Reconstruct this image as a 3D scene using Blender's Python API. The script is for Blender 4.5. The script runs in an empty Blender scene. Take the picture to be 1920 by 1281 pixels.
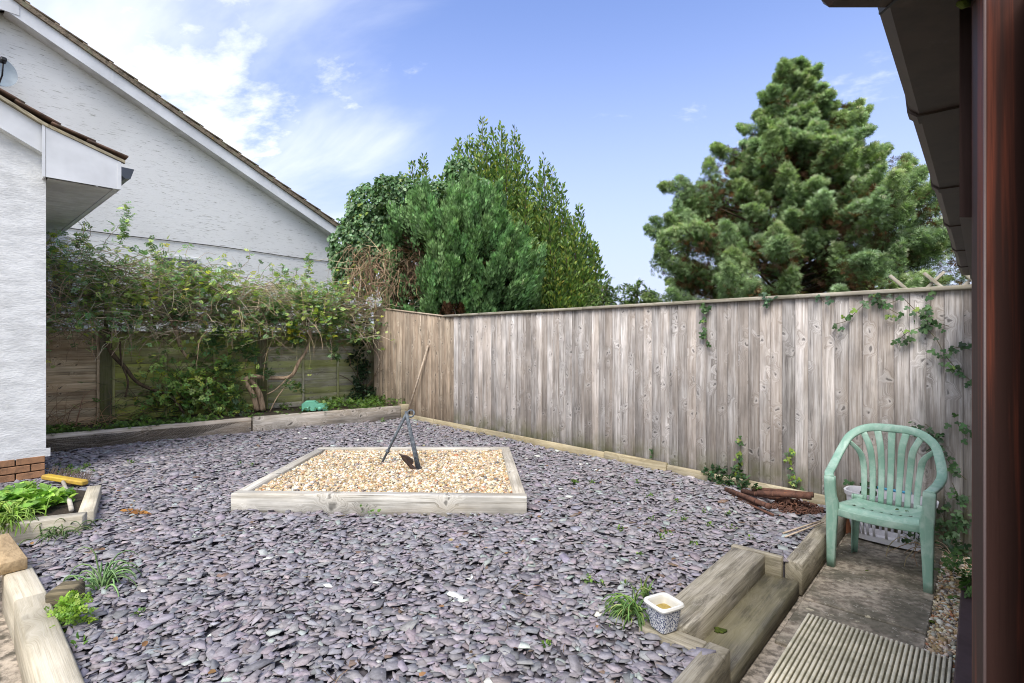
import bpy, math, random
import numpy as np
from mathutils import Vector, Matrix, Euler

random.seed(7)
RNG = np.random.default_rng(11)
R = math.radians
sc = bpy.context.scene
COL = sc.collection

# ------------------------------------------------------------------ camera
cam_d = bpy.data.cameras.new('camera')
cam = bpy.data.objects.new('camera', cam_d)
COL.objects.link(cam)
cam.location = (0, 0, 1.6)
cam.rotation_euler = (R(90), 0, 0)
cam_d.sensor_width = 36
cam_d.lens = 36 * 985 / 1920
cam_d.shift_y = -4.5 / 1920
cam_d.clip_start = 0.05
cam_d.clip_end = 2000
sc.camera = cam

# ------------------------------------------------------------------ light
SUN_EL, SUN_AZ = 55, 197           # azimuth clockwise from +Y
world = bpy.data.worlds.new('World')
sc.world = world
world.use_nodes = True
wn = world.node_tree
wn.nodes.clear()


def wnode(t, **kw):
    n = wn.nodes.new(t)
    for k, v in kw.items():
        setattr(n, k, v)
    return n


def lk(nt, a, b):
    nt.links.new(a, b)


out = wnode('ShaderNodeOutputWorld')
bg = wnode('ShaderNodeBackground')
bg.inputs[1].default_value = 0.112
sky = wnode('ShaderNodeTexSky', sky_type='NISHITA', sun_disc=False)
sky.sun_elevation = R(SUN_EL)
sky.sun_rotation = R(SUN_AZ)
sky.altitude = 50
sky.air_density = 1.0
sky.dust_density = 0.6
sky.ozone_density = 3.0
tc = wnode('ShaderNodeTexCoord')
sep = wnode('ShaderNodeSeparateXYZ')
lk(wn, tc.outputs['Generated'], sep.inputs[0])


def wmath(op, a, b=None, c=None):
    n = wnode('ShaderNodeMath', operation=op)
    for i, v in enumerate((a, b, c)):
        if v is None:
            continue
        if isinstance(v, (int, float)):
            n.inputs[i].default_value = v
        else:
            lk(wn, v, n.inputs[i])
    return n.outputs[0]


zz = wmath('ADD', wmath('MAXIMUM', sep.outputs[2], 0.0), 0.35)
comb = wnode('ShaderNodeCombineXYZ')
lk(wn, wmath('DIVIDE', sep.outputs[0], zz), comb.inputs[0])
lk(wn, wmath('DIVIDE', sep.outputs[1], zz), comb.inputs[1])


def wnoise(scale, detail, rough, dist, off):
    mp = wnode('ShaderNodeMapping')
    mp.inputs['Location'].default_value = off
    mp.inputs['Rotation'].default_value = (0, 0, R(35))
    mp.inputs['Scale'].default_value = (1.0, 1.35, 1)
    lk(wn, comb.outputs[0], mp.inputs[0])
    n = wnode('ShaderNodeTexNoise')
    n.inputs['Scale'].default_value = scale
    n.inputs['Detail'].default_value = detail
    n.inputs['Roughness'].default_value = rough
    n.inputs['Distortion'].default_value = dist
    lk(wn, mp.outputs[0], n.inputs['Vector'])
    return n.outputs['Fac']


def wmap(v, a, b, c, d, smooth=True):
    n = wnode('ShaderNodeMapRange')
    n.interpolation_type = 'SMOOTHSTEP' if smooth else 'LINEAR'
    lk(wn, v, n.inputs[0])
    for i, x in enumerate((a, b, c, d)):
        n.inputs[i + 1].default_value = x
    return n.outputs[0]


# cumulus, thick to the left of the view and thinning out to the right; high wisps everywhere
behind = wmap(sep.outputs[1], -0.1, 0.35, 0.20, 0.0)  # extra unseen cloud behind the camera, added for neutral fill light
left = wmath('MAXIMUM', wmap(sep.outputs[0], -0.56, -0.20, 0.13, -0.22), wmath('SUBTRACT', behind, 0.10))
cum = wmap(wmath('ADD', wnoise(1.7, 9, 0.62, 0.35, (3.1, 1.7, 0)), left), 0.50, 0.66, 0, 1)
wleft = wmap(sep.outputs[0], -0.35, 0.15, 0.13, -0.10)
wisp = wmap(wmath('ADD', wnoise(0.9, 8, 0.55, 1.2, (7.4, 4.2, 2)), wleft), 0.44, 0.80, 0, 0.80)
low = wmap(sep.outputs[2], 0.0, 0.60, 0.88, 0.0)
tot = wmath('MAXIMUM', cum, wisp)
shade = wnoise(3.0, 6, 0.5, 0.2, (9, 2, 4))
ramp = wnode('ShaderNodeValToRGB')
ramp.color_ramp.elements[0].position = 0.3
ramp.color_ramp.elements[0].color = (4.0, 4.3, 4.9, 1)
ramp.color_ramp.elements[1].position = 0.62
ramp.color_ramp.elements[1].color = (5.5, 5.55, 5.7, 1)
lk(wn, shade, ramp.inputs[0])
hsv = wnode('ShaderNodeMix', data_type='RGBA', blend_type='MULTIPLY')
hsv.inputs[0].default_value = 1
lk(wn, sky.outputs[0], hsv.inputs[6])
hsv.inputs[7].default_value = (1.02, .94, 1.10, 1)
mix = wnode('ShaderNodeMix', data_type='RGBA')
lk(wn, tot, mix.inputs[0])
hz = wnode('ShaderNodeMix', data_type='RGBA')
lk(wn, low, hz.inputs[0])
lk(wn, hsv.outputs[2], hz.inputs[6])
hz.inputs[7].default_value = (2.6, 2.85, 3.65, 1)
lk(wn, hz.outputs[2], mix.inputs[6])
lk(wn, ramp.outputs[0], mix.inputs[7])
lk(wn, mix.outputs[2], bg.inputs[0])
lk(wn, bg.outputs[0], out.inputs[0])

sun_d = bpy.data.lights.new('sun', 'SUN')
sun_d.energy = 1.9
sun_d.angle = R(32)
sun_d.color = (1.0, 0.96, 0.9)
sun = bpy.data.objects.new('sun', sun_d)
COL.objects.link(sun)
az, el = R(SUN_AZ), R(SUN_EL)
sdir = Vector((math.sin(az) * math.cos(el), math.cos(az) * math.cos(el), math.sin(el)))
sun.rotation_euler = sdir.to_track_quat('Z', 'Y').to_euler()
sc.view_settings.view_transform = 'Standard'
sc.view_settings.look = 'None'
sc.view_settings.gamma = 1
sc.view_settings.exposure = 1.27
sc.view_settings.use_curve_mapping = False
try:
    sc.cycles.filter_width = 1.05
except Exception:
    pass

# ------------------------------------------------------------------ frames of reference
A = np.array((0.666, 0.746, 0.0))        # along the path and the brown house
M_ = np.array((0.746, -0.666, 0.0))      # to the right of A
B = -M_                                  # away to the left
UP = np.array((0, 0, 1.0))
NF = np.array((0.735, 0.678, 0.0))       # outward normal of the tall fence
UF = np.array((-0.678, 0.735, 0.0))      # along the tall fence, to the left
F0 = np.array((1.470, 5.89, 0.0))
LE = np.array((0.780, 0.626, 0.0))       # along the lap fence, to the right
LN = np.array((-0.626, 0.780, 0.0))
L0 = np.array((-6.69, 7.56, 0.0))
EE = np.array((0.622, 0.783, 0.0))       # neighbour's gable
EN = np.array((0.783, -0.622, 0.0))      # towards the camera
E0 = np.array((-4.36, 13.0, 0.0))


def FR(s, d, z=0.0):
    return A * s + M_ * d + UP * z


def plane_pt(px, py, p0, n):
    """point of a vertical plane that sits at this place in the survey picture"""
    ray = np.array(((px - 960) / 985, 1.0, (636 - py) / 985))
    o = np.array((0, 0, 1.6))
    t = np.dot(np.array(p0) - o, n) / np.dot(ray, n)
    return o + ray * t


def G(px, py, z):
    Y = 985 * (1.6 - z) / (py - 636)
    return np.array(((px - 960) / 985 * Y, Y, z))


def AT(px, py, Y):
    return np.array(((px - 960) / 985 * Y, Y, 1.6 + (636 - py) / 985 * Y))


# ------------------------------------------------------------------ object helpers
def tag(o, label=None, cat=None, group=None, kind=None):
    if label:
        o['label'] = label
    if cat:
        o['category'] = cat
    if group:
        o['group'] = group
    if kind:
        o['kind'] = kind
    return o


def empty(name, loc, label=None, cat=None, group=None):
    o = bpy.data.objects.new(name, None)
    COL.objects.link(o)
    o.location = [float(v) for v in loc]
    o.empty_display_size = 0.1
    o['wl'] = [float(v) for v in loc]
    return tag(o, label, cat, group)


def setparent(o, p):
    if p is not None:
        o.parent = p
        wl = Vector(p['wl'])
        mp = p.get('wr')
        if mp is not None:
            mm = Matrix([list(mp[0:4]), list(mp[4:8]), list(mp[8:12]), list(mp[12:16])])
            o.matrix_parent_inverse = mm.inverted()
        else:
            o.matrix_parent_inverse = Matrix.Translation(-wl)


def link(name, me, loc, parent=None, rot=None):
    o = bpy.data.objects.new(name, me)
    COL.objects.link(o)
    mw = Matrix.Translation(Vector([float(v) for v in loc]))
    if rot is not None:
        mw = mw @ rot.to_4x4()
        o.rotation_mode = 'QUATERNION'
        o.rotation_quaternion = rot.to_quaternion()
    o.location = [float(v) for v in loc]
    o['wl'] = [float(v) for v in loc]
    if rot is not None:
        o['wr'] = [float(v) for r in mw for v in r]
    setparent(o, parent)
    return o


def np_mesh(name, V, F, mats=None, col=None, smooth=False, fmat=None):
    """V (n,3); F: (m,k) array or list of lists"""
    me = bpy.data.meshes.new(name)
    V = np.ascontiguousarray(V, dtype=np.float32)
    if isinstance(F, np.ndarray):
        loops = F.astype(np.int32).ravel()
        tot = np.full(len(F), F.shape[1], np.int32)
    else:
        loops = np.array([i for f in F for i in f], np.int32)
        tot = np.array([len(f) for f in F], np.int32)
    start = np.concatenate(([0], np.cumsum(tot)[:-1])).astype(np.int32)
    me.vertices.add(len(V))
    me.vertices.foreach_set('co', V.ravel())
    me.loops.add(len(loops))
    me.loops.foreach_set('vertex_index', loops)
    me.polygons.add(len(tot))
    me.polygons.foreach_set('loop_start', start)
    me.polygons.foreach_set('loop_total', tot)
    if smooth:
        me.polygons.foreach_set('use_smooth', np.ones(len(tot), bool))
    me.update(calc_edges=True)
    if col is not None:
        at = me.color_attributes.new('Col', 'FLOAT_COLOR', 'POINT')
        c4 = np.ones((len(V), 4), np.float32)
        c4[:, :3] = col
        at.data.foreach_set('color', c4.ravel())
    if mats is not None:
        for m in (mats if isinstance(mats, (list, tuple)) else [mats]):
            me.materials.append(m)
        if fmat is not None:
            me.polygons.foreach_set('material_index', np.asarray(fmat, np.int32))
    return me


class MB:
    def __init__(s):
        s.V, s.F, s.S = [], [], []

    def add(s, V, F, smooth=False):
        n = len(s.V)
        s.V.extend([tuple(float(c) for c in v) for v in V])
        s.F.extend([[i + n for i in f] for f in F])
        s.S.extend([smooth] * len(F))

    def box(s, c, ax, ay, az, sx, sy, sz, bev=0.0):
        """box centred at c with unit axes and full sizes, chamfered when bev > 0"""
        c = np.array(c, float)
        ax, ay, az = (np.array(v, float) for v in (ax, ay, az))
        hx, hy, hz = sx / 2, sy / 2, sz / 2
        if bev <= 0:
            V = [c + ax * hx * i + ay * hy * j + az * hz * k for i in (-1, 1) for j in (-1, 1) for k in (-1, 1)]
            F = [(0, 1, 3, 2), (4, 6, 7, 5), (0, 4, 5, 1), (2, 3, 7, 6), (0, 2, 6, 4), (1, 5, 7, 3)]
            s.add(V, F)
            return
        b = min(bev, hx * .45, hy * .45, hz * .45)
        V, idx = [], {}
        for i in (-1, 1):
            for j in (-1, 1):
                for k in (-1, 1):
                    for w in range(3):
                        o = [hx, hy, hz]
                        for q in range(3):
                            if q != w:
                                o[q] -= b
                        idx[(i, j, k, w)] = len(V)
                        V.append(c + ax * o[0] * i + ay * o[1] * j + az * o[2] * k)
        F = []
        sg = (-1, 1)
        for w in range(3):
            for e in sg:
                a1, a2 = [q for q in range(3) if q != w]
                cyc = []
                for (p, q) in ((-1, -1), (1, -1), (1, 1), (-1, 1)):
                    t = [0, 0, 0]
                    t[w] = e
                    t[a1] = p
                    t[a2] = q
                    cyc.append(idx[(t[0], t[1], t[2], w)])
                # normal direction check
                n_pos = (w in (0, 2))
                if (e > 0) != n_pos:
                    cyc.reverse()
                F.append(cyc)
        for w in range(3):          # edges parallel to w
            a1, a2 = [q for q in range(3) if q != w]
            for p in sg:
                for q in sg:
                    def key(e, face):
                        t = [0, 0, 0]
                        t[w] = e
                        t[a1] = p
                        t[a2] = q
                        return idx[(t[0], t[1], t[2], face)]
                    F.append([key(-1, a1), key(1, a1), key(1, a2), key(-1, a2)])
        for i in sg:
            for j in sg:
                for k in sg:
                    F.append([idx[(i, j, k, 0)], idx[(i, j, k, 1)], idx[(i, j, k, 2)]])
        s.add(V, F)

    def tube(s, pts, rad, n=8, cap=True, smooth=True):
        pts = [np.array(p, float) for p in pts]
        m = len(pts)
        if not hasattr(rad, '__len__'):
            rad = [rad] * m
        V, F = [], []
        prev = None
        for i, p in enumerate(pts):
            t = pts[min(i + 1, m - 1)] - pts[max(i - 1, 0)]
            t = t / (np.linalg.norm(t) + 1e-9)
            if prev is None:
                r = np.array((0, 0, 1.0)) if abs(t[2]) < .9 else np.array((1.0, 0, 0))
                u = np.cross(t, r)
            else:
                u = prev - t * np.dot(prev, t)
            u /= np.linalg.norm(u) + 1e-9
            prev = u
            v = np.cross(t, u)
            for k in range(n):
                a = 2 * math.pi * k / n
                V.append(p + (u * math.cos(a) + v * math.sin(a)) * rad[i])
        for i in range(m - 1):
            for k in range(n):
                a, b = i * n + k, i * n + (k + 1) % n
                F.append([a, b, b + n, a + n])
        if cap:
            F.append(list(range(n))[::-1])
            F.append([(m - 1) * n + k for k in range(n)])
        s.add(V, F, smooth)

    def ribbon(s, pts, side, nrm, w, t, cap=True, smooth=True, crown=0.0):
        """bar of width w along side and thickness t along nrm, swept along pts (lists allowed)"""
        m = len(pts)
        L = lambda q: q if isinstance(q, list) else [q] * m
        side, nrm, w, t = L(side), L(nrm), L(w), L(t)
        V, F = [], []
        prof = [(-.5, -.3), (-.38, -.5), (.38, -.5), (.5, -.3), (.5, .3), (.38, .5), (-.38, .5), (-.5, .3)]
        for i in range(m):
            p = np.array(pts[i], float)
            sd = np.array(side[i], float)
            sd /= np.linalg.norm(sd)
            nn = np.array(nrm[i], float)
            nn /= np.linalg.norm(nn)
            for (a, b) in prof:
                V.append(p + sd * a * w[i] + nn * b * t[i])
        k8 = 8
        for i in range(m - 1):
            for k in range(k8):
                a, b = i * k8 + k, i * k8 + (k + 1) % k8
                F.append([a, b, b + k8, a + k8])
        if cap:
            F.append(list(range(k8))[::-1])
            F.append([(m - 1) * k8 + k for k in range(k8)])
        s.add(V, F, smooth)

    def prism(s, poly, o, ux, uy, uz, depth):
        """2D polygon in the plane (ux, uy) through o, extruded along uz by depth"""
        o, ux, uy, uz = (np.array(v, float) for v in (o, ux, uy, uz))
        n = len(poly)
        V = [o + ux * a + uy * b for a, b in poly] + [o + ux * a + uy * b + uz * depth for a, b in poly]
        F = [list(range(n))[::-1], [n + i for i in range(n)]]
        for i in range(n):
            j = (i + 1) % n
            F.append([i, j, n + j, n + i])
        s.add(V, F)

    def build(s, name, mat, parent=None, origin=None, fixn=True):
        V = np.array(s.V)
        if origin is None:
            mn, mx = V.min(0), V.max(0)
            origin = np.array(((mn[0] + mx[0]) / 2, (mn[1] + mx[1]) / 2, mn[2]))
        me = np_mesh(name, V - origin, s.F, mat)
        me.polygons.foreach_set('use_smooth', np.array(s.S, bool))
        if fixn:
            import bmesh
            bm = bmesh.new()
            bm.from_mesh(me)
            bmesh.ops.recalc_face_normals(bm, faces=bm.faces)
            bm.to_mesh(me)
            bm.free()
        return link(name, me, origin, parent)


_box_cache = {}


def box_mesh(L, W, T, mat, bev):
    key = (round(L, 3), round(W, 4), round(T, 4), mat.name, bev)
    if key not in _box_cache:
        m = MB()
        m.box((L / 2, 0, 0), (1, 0, 0), (0, 1, 0), (0, 0, 1), L, W, T, bev)
        V = np.array(m.V)
        me = np_mesh('plank', V, m.F, mat)
        import bmesh
        bm = bmesh.new()
        bm.from_mesh(me)
        bmesh.ops.recalc_face_normals(bm, faces=bm.faces)
        bm.to_mesh(me)
        bm.free()
        _box_cache[key] = me
    return _box_cache[key]


def plank(name, p0, p1, W, T, wdir, mat, parent=None, bev=0.004):
    """board from p0 to p1 (centre line); its local X runs along the grain, W along wdir"""
    p0, p1 = np.array(p0, float), np.array(p1, float)
    d = p1 - p0
    L = np.linalg.norm(d)
    x = d / L
    y = np.array(wdir, float)
    y = y - x * np.dot(x, y)
    y /= np.linalg.norm(y)
    z = np.cross(x, y)
    rot = Matrix((x, y, z)).transposed()
    return link(name, box_mesh(L, W, T, mat, bev), p0, parent, rot)


# ------------------------------------------------------------------ materials
def new_mat(name):
    m = bpy.data.materials.new(name)
    m.use_nodes = True
    nt = m.node_tree
    nt.nodes.clear()
    o = nt.nodes.new('ShaderNodeOutputMaterial')
    b = nt.nodes.new('ShaderNodeBsdfPrincipled')
    nt.links.new(b.outputs[0], o.inputs[0])
    return m, nt, b


class NT:
    def __init__(s, nt):
        s.nt = nt

    def n(s, t, ins=None, **kw):
        q = s.nt.nodes.new(t)
        for k, v in kw.items():
            setattr(q, k, v)
        for k, v in (ins or {}).items():
            s.inp(q.inputs[k], v)
        return q

    def inp(s, sock, v):
        if isinstance(v, bpy.types.NodeSocket):
            s.nt.links.new(v, sock)
        else:
            sock.default_value = v

    def math(s, op, a, b=0.0, c=0.0):
        q = s.n('ShaderNodeMath', operation=op)
        for i, v in enumerate((a, b, c)):
            s.inp(q.inputs[i], v)
        return q.outputs[0]

    def noise(s, vec, scale, detail=4, rough=.55, dist=0.0, out='Fac'):
        q = s.n('ShaderNodeTexNoise', {'Vector': vec, 'Scale': scale, 'Detail': detail, 'Roughness': rough, 'Distortion': dist})
        return q.outputs[out]

    def mapr(s, v, a, b, c=0.0, d=1.0, smooth=True):
        q = s.n('ShaderNodeMapRange', {0: v, 1: a, 2: b, 3: c, 4: d})
        q.interpolation_type = 'SMOOTHSTEP' if smooth else 'LINEAR'
        return q.outputs[0]

    def mix(s, f, a, b, mode='MIX'):
        q = s.n('ShaderNodeMix', data_type='RGBA', blend_type=mode)
        s.inp(q.inputs[0], f)
        for i, v in ((6, a), (7, b)):
            s.inp(q.inputs[i], (*v, 1) if isinstance(v, tuple) and len(v) == 3 else v)
        return q.outputs[2]

    def ramp(s, v, stops):
        q = s.n('ShaderNodeValToRGB')
        e = q.color_ramp.elements
        while len(e) < len(stops):
            e.new(0.5)
        for i, (p, c) in enumerate(stops):
            e[i].position = p
            e[i].color = (*c, 1)
        s.inp(q.inputs[0], v)
        return q.outputs[0]

    def bump(s, h, strength, dist):
        return s.n('ShaderNodeBump', {'Height': h, 'Strength': strength, 'Distance': dist}).outputs[0]

    def scale(s, vec, sc_, loc=(0, 0, 0)):
        q = s.n('ShaderNodeMapping', {0: vec})
        q.inputs['Scale'].default_value = sc_
        q.inputs['Location'].default_value = loc
        return q.outputs[0]


def wood(name, dark, mid, light, warm=None, warm_amt=.3, knots=1.0, algae=0.0, algae_z=(0.2, 0.7), algae_col=(.13, .14, .035),
         stain=0.0, rough=.85, bump=.5, var=.25, dens=1.0):
    m, nt, b = new_mat(name)
    k = NT(nt)
    tcn = k.n('ShaderNodeTexCoord')
    oi = k.n('ShaderNodeObjectInfo')
    rnd = oi.outputs['Random']
    off = k.n('ShaderNodeCombineXYZ', {0: k.math('MULTIPLY', rnd, 37.0), 1: k.math('MULTIPLY', rnd, 91.3), 2: k.math('MULTIPLY', rnd, 13.7)})
    p = k.n('ShaderNodeVectorMath', {0: tcn.outputs['Object'], 1: off.outputs[0]}, operation='ADD').outputs[0]
    sp = k.n('ShaderNodeSeparateXYZ', {0: p})
    x, y, z = sp.outputs
    side = k.math('ADD', y, k.math('MULTIPLY', z, 1.0))
    kv = k.n('ShaderNodeCombineXYZ', {0: k.math('MULTIPLY', x, 6.0 * dens), 1: k.math('MULTIPLY', side, 8.0 * dens), 2: 0.0}).outputs[0]
    warp = k.noise(kv, 1.3, 2, out='Color')
    kv2 = k.n('ShaderNodeVectorMath', {0: kv, 1: warp}, operation='ADD').outputs[0]
    vo = k.n('ShaderNodeTexVoronoi', {'Vector': kv2, 'Scale': 1.0, 'Randomness': 1.0}, voronoi_dimensions='2D')
    d = vo.outputs['Distance']
    has = k.math('GREATER_THAN', k.n('ShaderNodeSeparateColor', {0: vo.outputs['Color']}).outputs[0], 0.58)
    flare = k.math('MULTIPLY', k.mapr(d, 0.0, 0.5, 1.0, 0.0), has)
    gy = k.math('ADD', k.math('MULTIPLY', side, 42.0), k.math('MULTIPLY', flare, 7.0 * knots))
    gv = k.n('ShaderNodeCombineXYZ', {0: k.math('MULTIPLY', x, 1.3), 1: gy, 2: k.math('MULTIPLY', z, 9.0)}).outputs[0]
    grain = k.noise(gv, 1.0, 5, .62)
    gv2 = k.n('ShaderNodeCombineXYZ', {0: k.math('MULTIPLY', x, 5.0), 1: k.math('MULTIPLY', gy, 6.0), 2: 0.0}).outputs[0]
    fine = k.noise(gv2, 1.0, 3, .6)
    big = k.noise(k.scale(p, (1.1, 7, 7)), 1.0, 3)
    g = k.math('ADD', k.math('MULTIPLY', grain, .55), k.math('MULTIPLY', fine, .45))
    c = k.ramp(g, [(.36, dark), (.48, mid), (.62, light)])
    crv = k.n('ShaderNodeCombineXYZ', {0: k.math('MULTIPLY', x, 1.6), 1: k.math('MULTIPLY', gy, 2.3), 2: k.math('MULTIPLY', z, 5.0)}).outputs[0]
    crack = k.mapr(k.noise(crv, 1.0, 3, .5, .3), .66, .70)
    c = k.mix(k.math('MULTIPLY', crack, .5), c, tuple(v * .3 for v in dark))
    if warm:
        c = k.mix(k.math('MULTIPLY', k.mapr(k.math('ADD', big, k.math('MULTIPLY', k.math('FRACT', k.math('MULTIPLY', rnd, 17.3)), .26)), .42, .78), warm_amt), c, warm, 'MULTIPLY' if warm_amt > 2 else 'MIX')
    rv = k.math('ADD', k.math('MULTIPLY', rnd, var * 2), 1.0 - var)
    big2 = k.mapr(k.noise(k.scale(p, (2.4, 5, 5)), 1.0, 4), .3, .7, .78, 1.2)
    tone = k.math('MULTIPLY', rv, big2)
    tcol = k.n('ShaderNodeCombineColor', {0: tone, 1: tone, 2: tone}).outputs[0]
    c = k.mix(1.0, c, tcol, 'MULTIPLY')
    if knots > 0:
        c = k.mix(k.math('MULTIPLY', k.mapr(d, .08, .30, .22, 0), k.math('MULTIPLY', has, knots)), c, tuple(min(1, v * 1.35) for v in light))
        ringn = k.math('MULTIPLY', k.mapr(d, .03, .125, 1, 0), has)
        c = k.mix(k.math('MULTIPLY', ringn, .85 * knots), c, tuple(v * .28 for v in dark))
    if stain > 0:
        st = k.mapr(k.noise(k.scale(p, (2.2, 13, 13)), 1.0, 6, .7), .5, .62)
        c = k.mix(k.math('MULTIPLY', st, stain), c, (.035, .03, .025))
    if algae > 0:
        geo = k.n('ShaderNodeNewGeometry')
        gz = k.n('ShaderNodeSeparateXYZ', {0: geo.outputs['Position']}).outputs[2]
        am = k.mapr(gz, algae_z[0], algae_z[1], 1, 0)
        an = k.mapr(k.noise(geo.outputs['Position'], 5.0, 6, .65), .35, .62)
        c = k.mix(k.math('MULTIPLY', k.math('MULTIPLY', am, an), algae), c, algae_col)
    k.inp(b.inputs['Base Color'], c)
    b.inputs['Roughness'].default_value = rough
    b.inputs['Specular IOR Level'].default_value = .25
    h = k.math('SUBTRACT', g, k.math('MULTIPLY', k.math('MULTIPLY', k.mapr(d, .03, .14, 1, 0), has), .6 * knots))
    k.inp(b.inputs['Normal'], k.bump(h, bump, .006))
    return m


def leafmat(name, trans=.25, rough=.5, spec=.4):
    m, nt, b = new_mat(name)
    k = NT(nt)
    at = k.n('ShaderNodeAttribute', attribute_name='Col')
    geo = k.n('ShaderNodeNewGeometry')
    nz = k.noise(geo.outputs['Position'], 9.0, 3)
    t = k.mapr(nz, .3, .7, .75, 1.25)
    c = k.mix(1.0, at.outputs[0], k.n('ShaderNodeCombineColor', {0: t, 1: t, 2: t}).outputs[0], 'MULTIPLY')
    k.inp(b.inputs['Base Color'], c)
    b.inputs['Roughness'].default_value = rough
    b.inputs['Specular IOR Level'].default_value = spec
    if trans > 0:
        tr = k.n('ShaderNodeBsdfTranslucent', {0: k.mix(1.0, c, (1.1, 1.25, .6), 'MULTIPLY')})
        mx = k.n('ShaderNodeMixShader', {0: trans, 1: b.outputs[0], 2: tr.outputs[0]})
        o = [q for q in nt.nodes if q.type == 'OUTPUT_MATERIAL'][0]
        nt.links.new(mx.outputs[0], o.inputs[0])
    return m


def speckle(name, base, dark, scale, rough=.9, bump=.3, bdist=.004, stretch=(1, 1, 1), amt=.5, lo=.4, hi=.65, coord='Object', spec=.3,
            extra=None):
    m, nt, b = new_mat(name)
    k = NT(nt)
    tcn = k.n('ShaderNodeTexCoord')
    src = tcn.outputs['Object'] if coord == 'Object' else k.n('ShaderNodeNewGeometry').outputs['Position']
    v = k.scale(src, stretch)
    n1 = k.noise(v, scale, 6, .6)
    n2 = k.noise(v, scale * .15, 4, .6)
    c = k.mix(k.math('MULTIPLY', k.mapr(n1, lo, hi), amt), base, dark)
    t = k.mapr(n2, .3, .7, .85, 1.12)
    c = k.mix(1.0, c, k.n('ShaderNodeCombineColor', {0: t, 1: t, 2: t}).outputs[0], 'MULTIPLY')
    if extra:
        for (ecol, esc, elo, ehi, eamt) in extra:
            c = k.mix(k.math('MULTIPLY', k.mapr(k.noise(src, esc, 5, .65), elo, ehi), eamt), c, ecol)
    k.inp(b.inputs['Base Color'], c)
    b.inputs['Roughness'].default_value = rough
    b.inputs['Specular IOR Level'].default_value = spec
    k.inp(b.inputs['Normal'], k.bump(n1, bump, bdist))
    return m


def vcol(name, rough=.7, spec=.35, nscale=40, bump=.2, bdist=.002, amt=(.8, 1.15)):
    m, nt, b = new_mat(name)
    k = NT(nt)
    at = k.n('ShaderNodeAttribute', attribute_name='Col')
    geo = k.n('ShaderNodeNewGeometry')
    n1 = k.noise(geo.outputs['Position'], nscale, 4, .6)
    t = k.mapr(n1, .3, .7, *amt)
    k.inp(b.inputs['Base Color'], k.mix(1.0, at.outputs[0], k.n('ShaderNodeCombineColor', {0: t, 1: t, 2: t}).outputs[0], 'MULTIPLY'))
    b.inputs['Roughness'].default_value = rough
    b.inputs['Specular IOR Level'].default_value = spec
    k.inp(b.inputs['Normal'], k.bump(n1, bump, bdist))
    return m


m_fence = wood('weathered_fence', (.16, .142, .13), (.375, .345, .32), (.60, .57, .55), warm=(.30, .24, .19), warm_amt=.5, stain=.2, knots=.85,
               algae=.55, algae_z=(.25, .55), var=.3)
m_fence_warm = wood('browner_fence', (.13, .10, .075), (.34, .27, .20), (.52, .44, .35), warm=(.31, .22, .15), warm_amt=.5, stain=.2, var=.18)
m_cap = wood('fence_cap', (.2, .17, .13), (.36, .32, .26), (.5, .46, .39), knots=.3, algae=.5, algae_z=(1.0, 3.0), algae_col=(.17, .17, .07), var=.1)
m_lap = wood('lap_fence_wood', (.21, .16, .10), (.48, .38, .25), (.66, .56, .40), warm=(.27, .17, .09), warm_amt=.6, algae=0, var=.22)
m_lap_green = wood('lap_fence_green', (.19, .17, .08), (.40, .38, .19), (.58, .54, .33), warm=(.38, .41, .09), warm_amt=.9, var=.25, knots=.6)
m_lap_grey = wood('lap_fence_grey', (.18, .165, .12), (.38, .35, .27), (.55, .51, .43), warm=(.34, .37, .10), warm_amt=.75, var=.25, knots=.6)
m_post = wood('old_post', (.05, .05, .03), (.13, .12, .075), (.2, .18, .12), algae=.7, algae_z=(0, 3), var=.1)
m_sleeper = wood('grey_sleeper', (.2, .185, .155), (.42, .40, .355), (.58, .56, .51), warm=(.42, .34, .22), warm_amt=.35, knots=.85, var=.08, dens=.7)
m_sleeper_back = wood('back_sleeper', (.17, .145, .115), (.40, .36, .305), (.57, .52, .46), warm=(.4, .29, .17), warm_amt=.4, knots=1, stain=.25, var=.12, dens=.7)
m_sleeper_old = wood('worn_sleeper', (.14, .12, .09), (.31, .275, .215), (.48, .44, .36), warm=(.30, .26, .18), warm_amt=.5, knots=.25, stain=.5,
                     algae=.3, algae_z=(.0, .40), algae_col=(.19, .17, .07), var=.1)
m_tread = wood('dark_tread', (.045, .042, .034), (.10, .093, .078), (.17, .155, .125), warm=(.42, .36, .19), warm_amt=.3, knots=.1, stain=.5,
               algae=.2, algae_z=(.0, .5), algae_col=(.15, .14, .05), var=.05)
m_kerb = wood('kerb_board', (.17, .14, .09), (.33, .285, .195), (.46, .41, .3), warm=(.36, .28, .14), warm_amt=.4, knots=.4, var=.1)
m_pale = wood('left_sleeper', (.27, .24, .18), (.47, .43, .34), (.6, .56, .47), warm=(.5, .43, .3), warm_amt=.4, knots=.25, var=.06, dens=.6)
m_stub = wood('dark_stub', (.035, .03, .02), (.12, .1, .06), (.25, .2, .12), knots=.2, stain=.7, var=.1)
m_pole = wood('pole_wood', (.3, .22, .15), (.48, .38, .28), (.6, .5, .4), knots=0, var=0)
m_bark = speckle('bark', (.12, .085, .05), (.04, .03, .02), 30, stretch=(1, 1, .3), bump=.8, bdist=.01, amt=.8)
m_bark_pale = speckle('peeling_bark', (.40, .29, .19), (.12, .08, .05), 45, stretch=(1, 1, .15), bump=.9, bdist=.01, amt=.8, coord='World')
m_twig = vcol('twig', rough=.85, nscale=30)
m_leaf = leafmat('leaf', .30, .45, .4)
m_needle = leafmat('needle', .36, .6, .25)
m_slate = vcol('slate_chip', rough=.75, spec=.25, nscale=55, bump=.5, bdist=.002, amt=(.80, 1.14))
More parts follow.
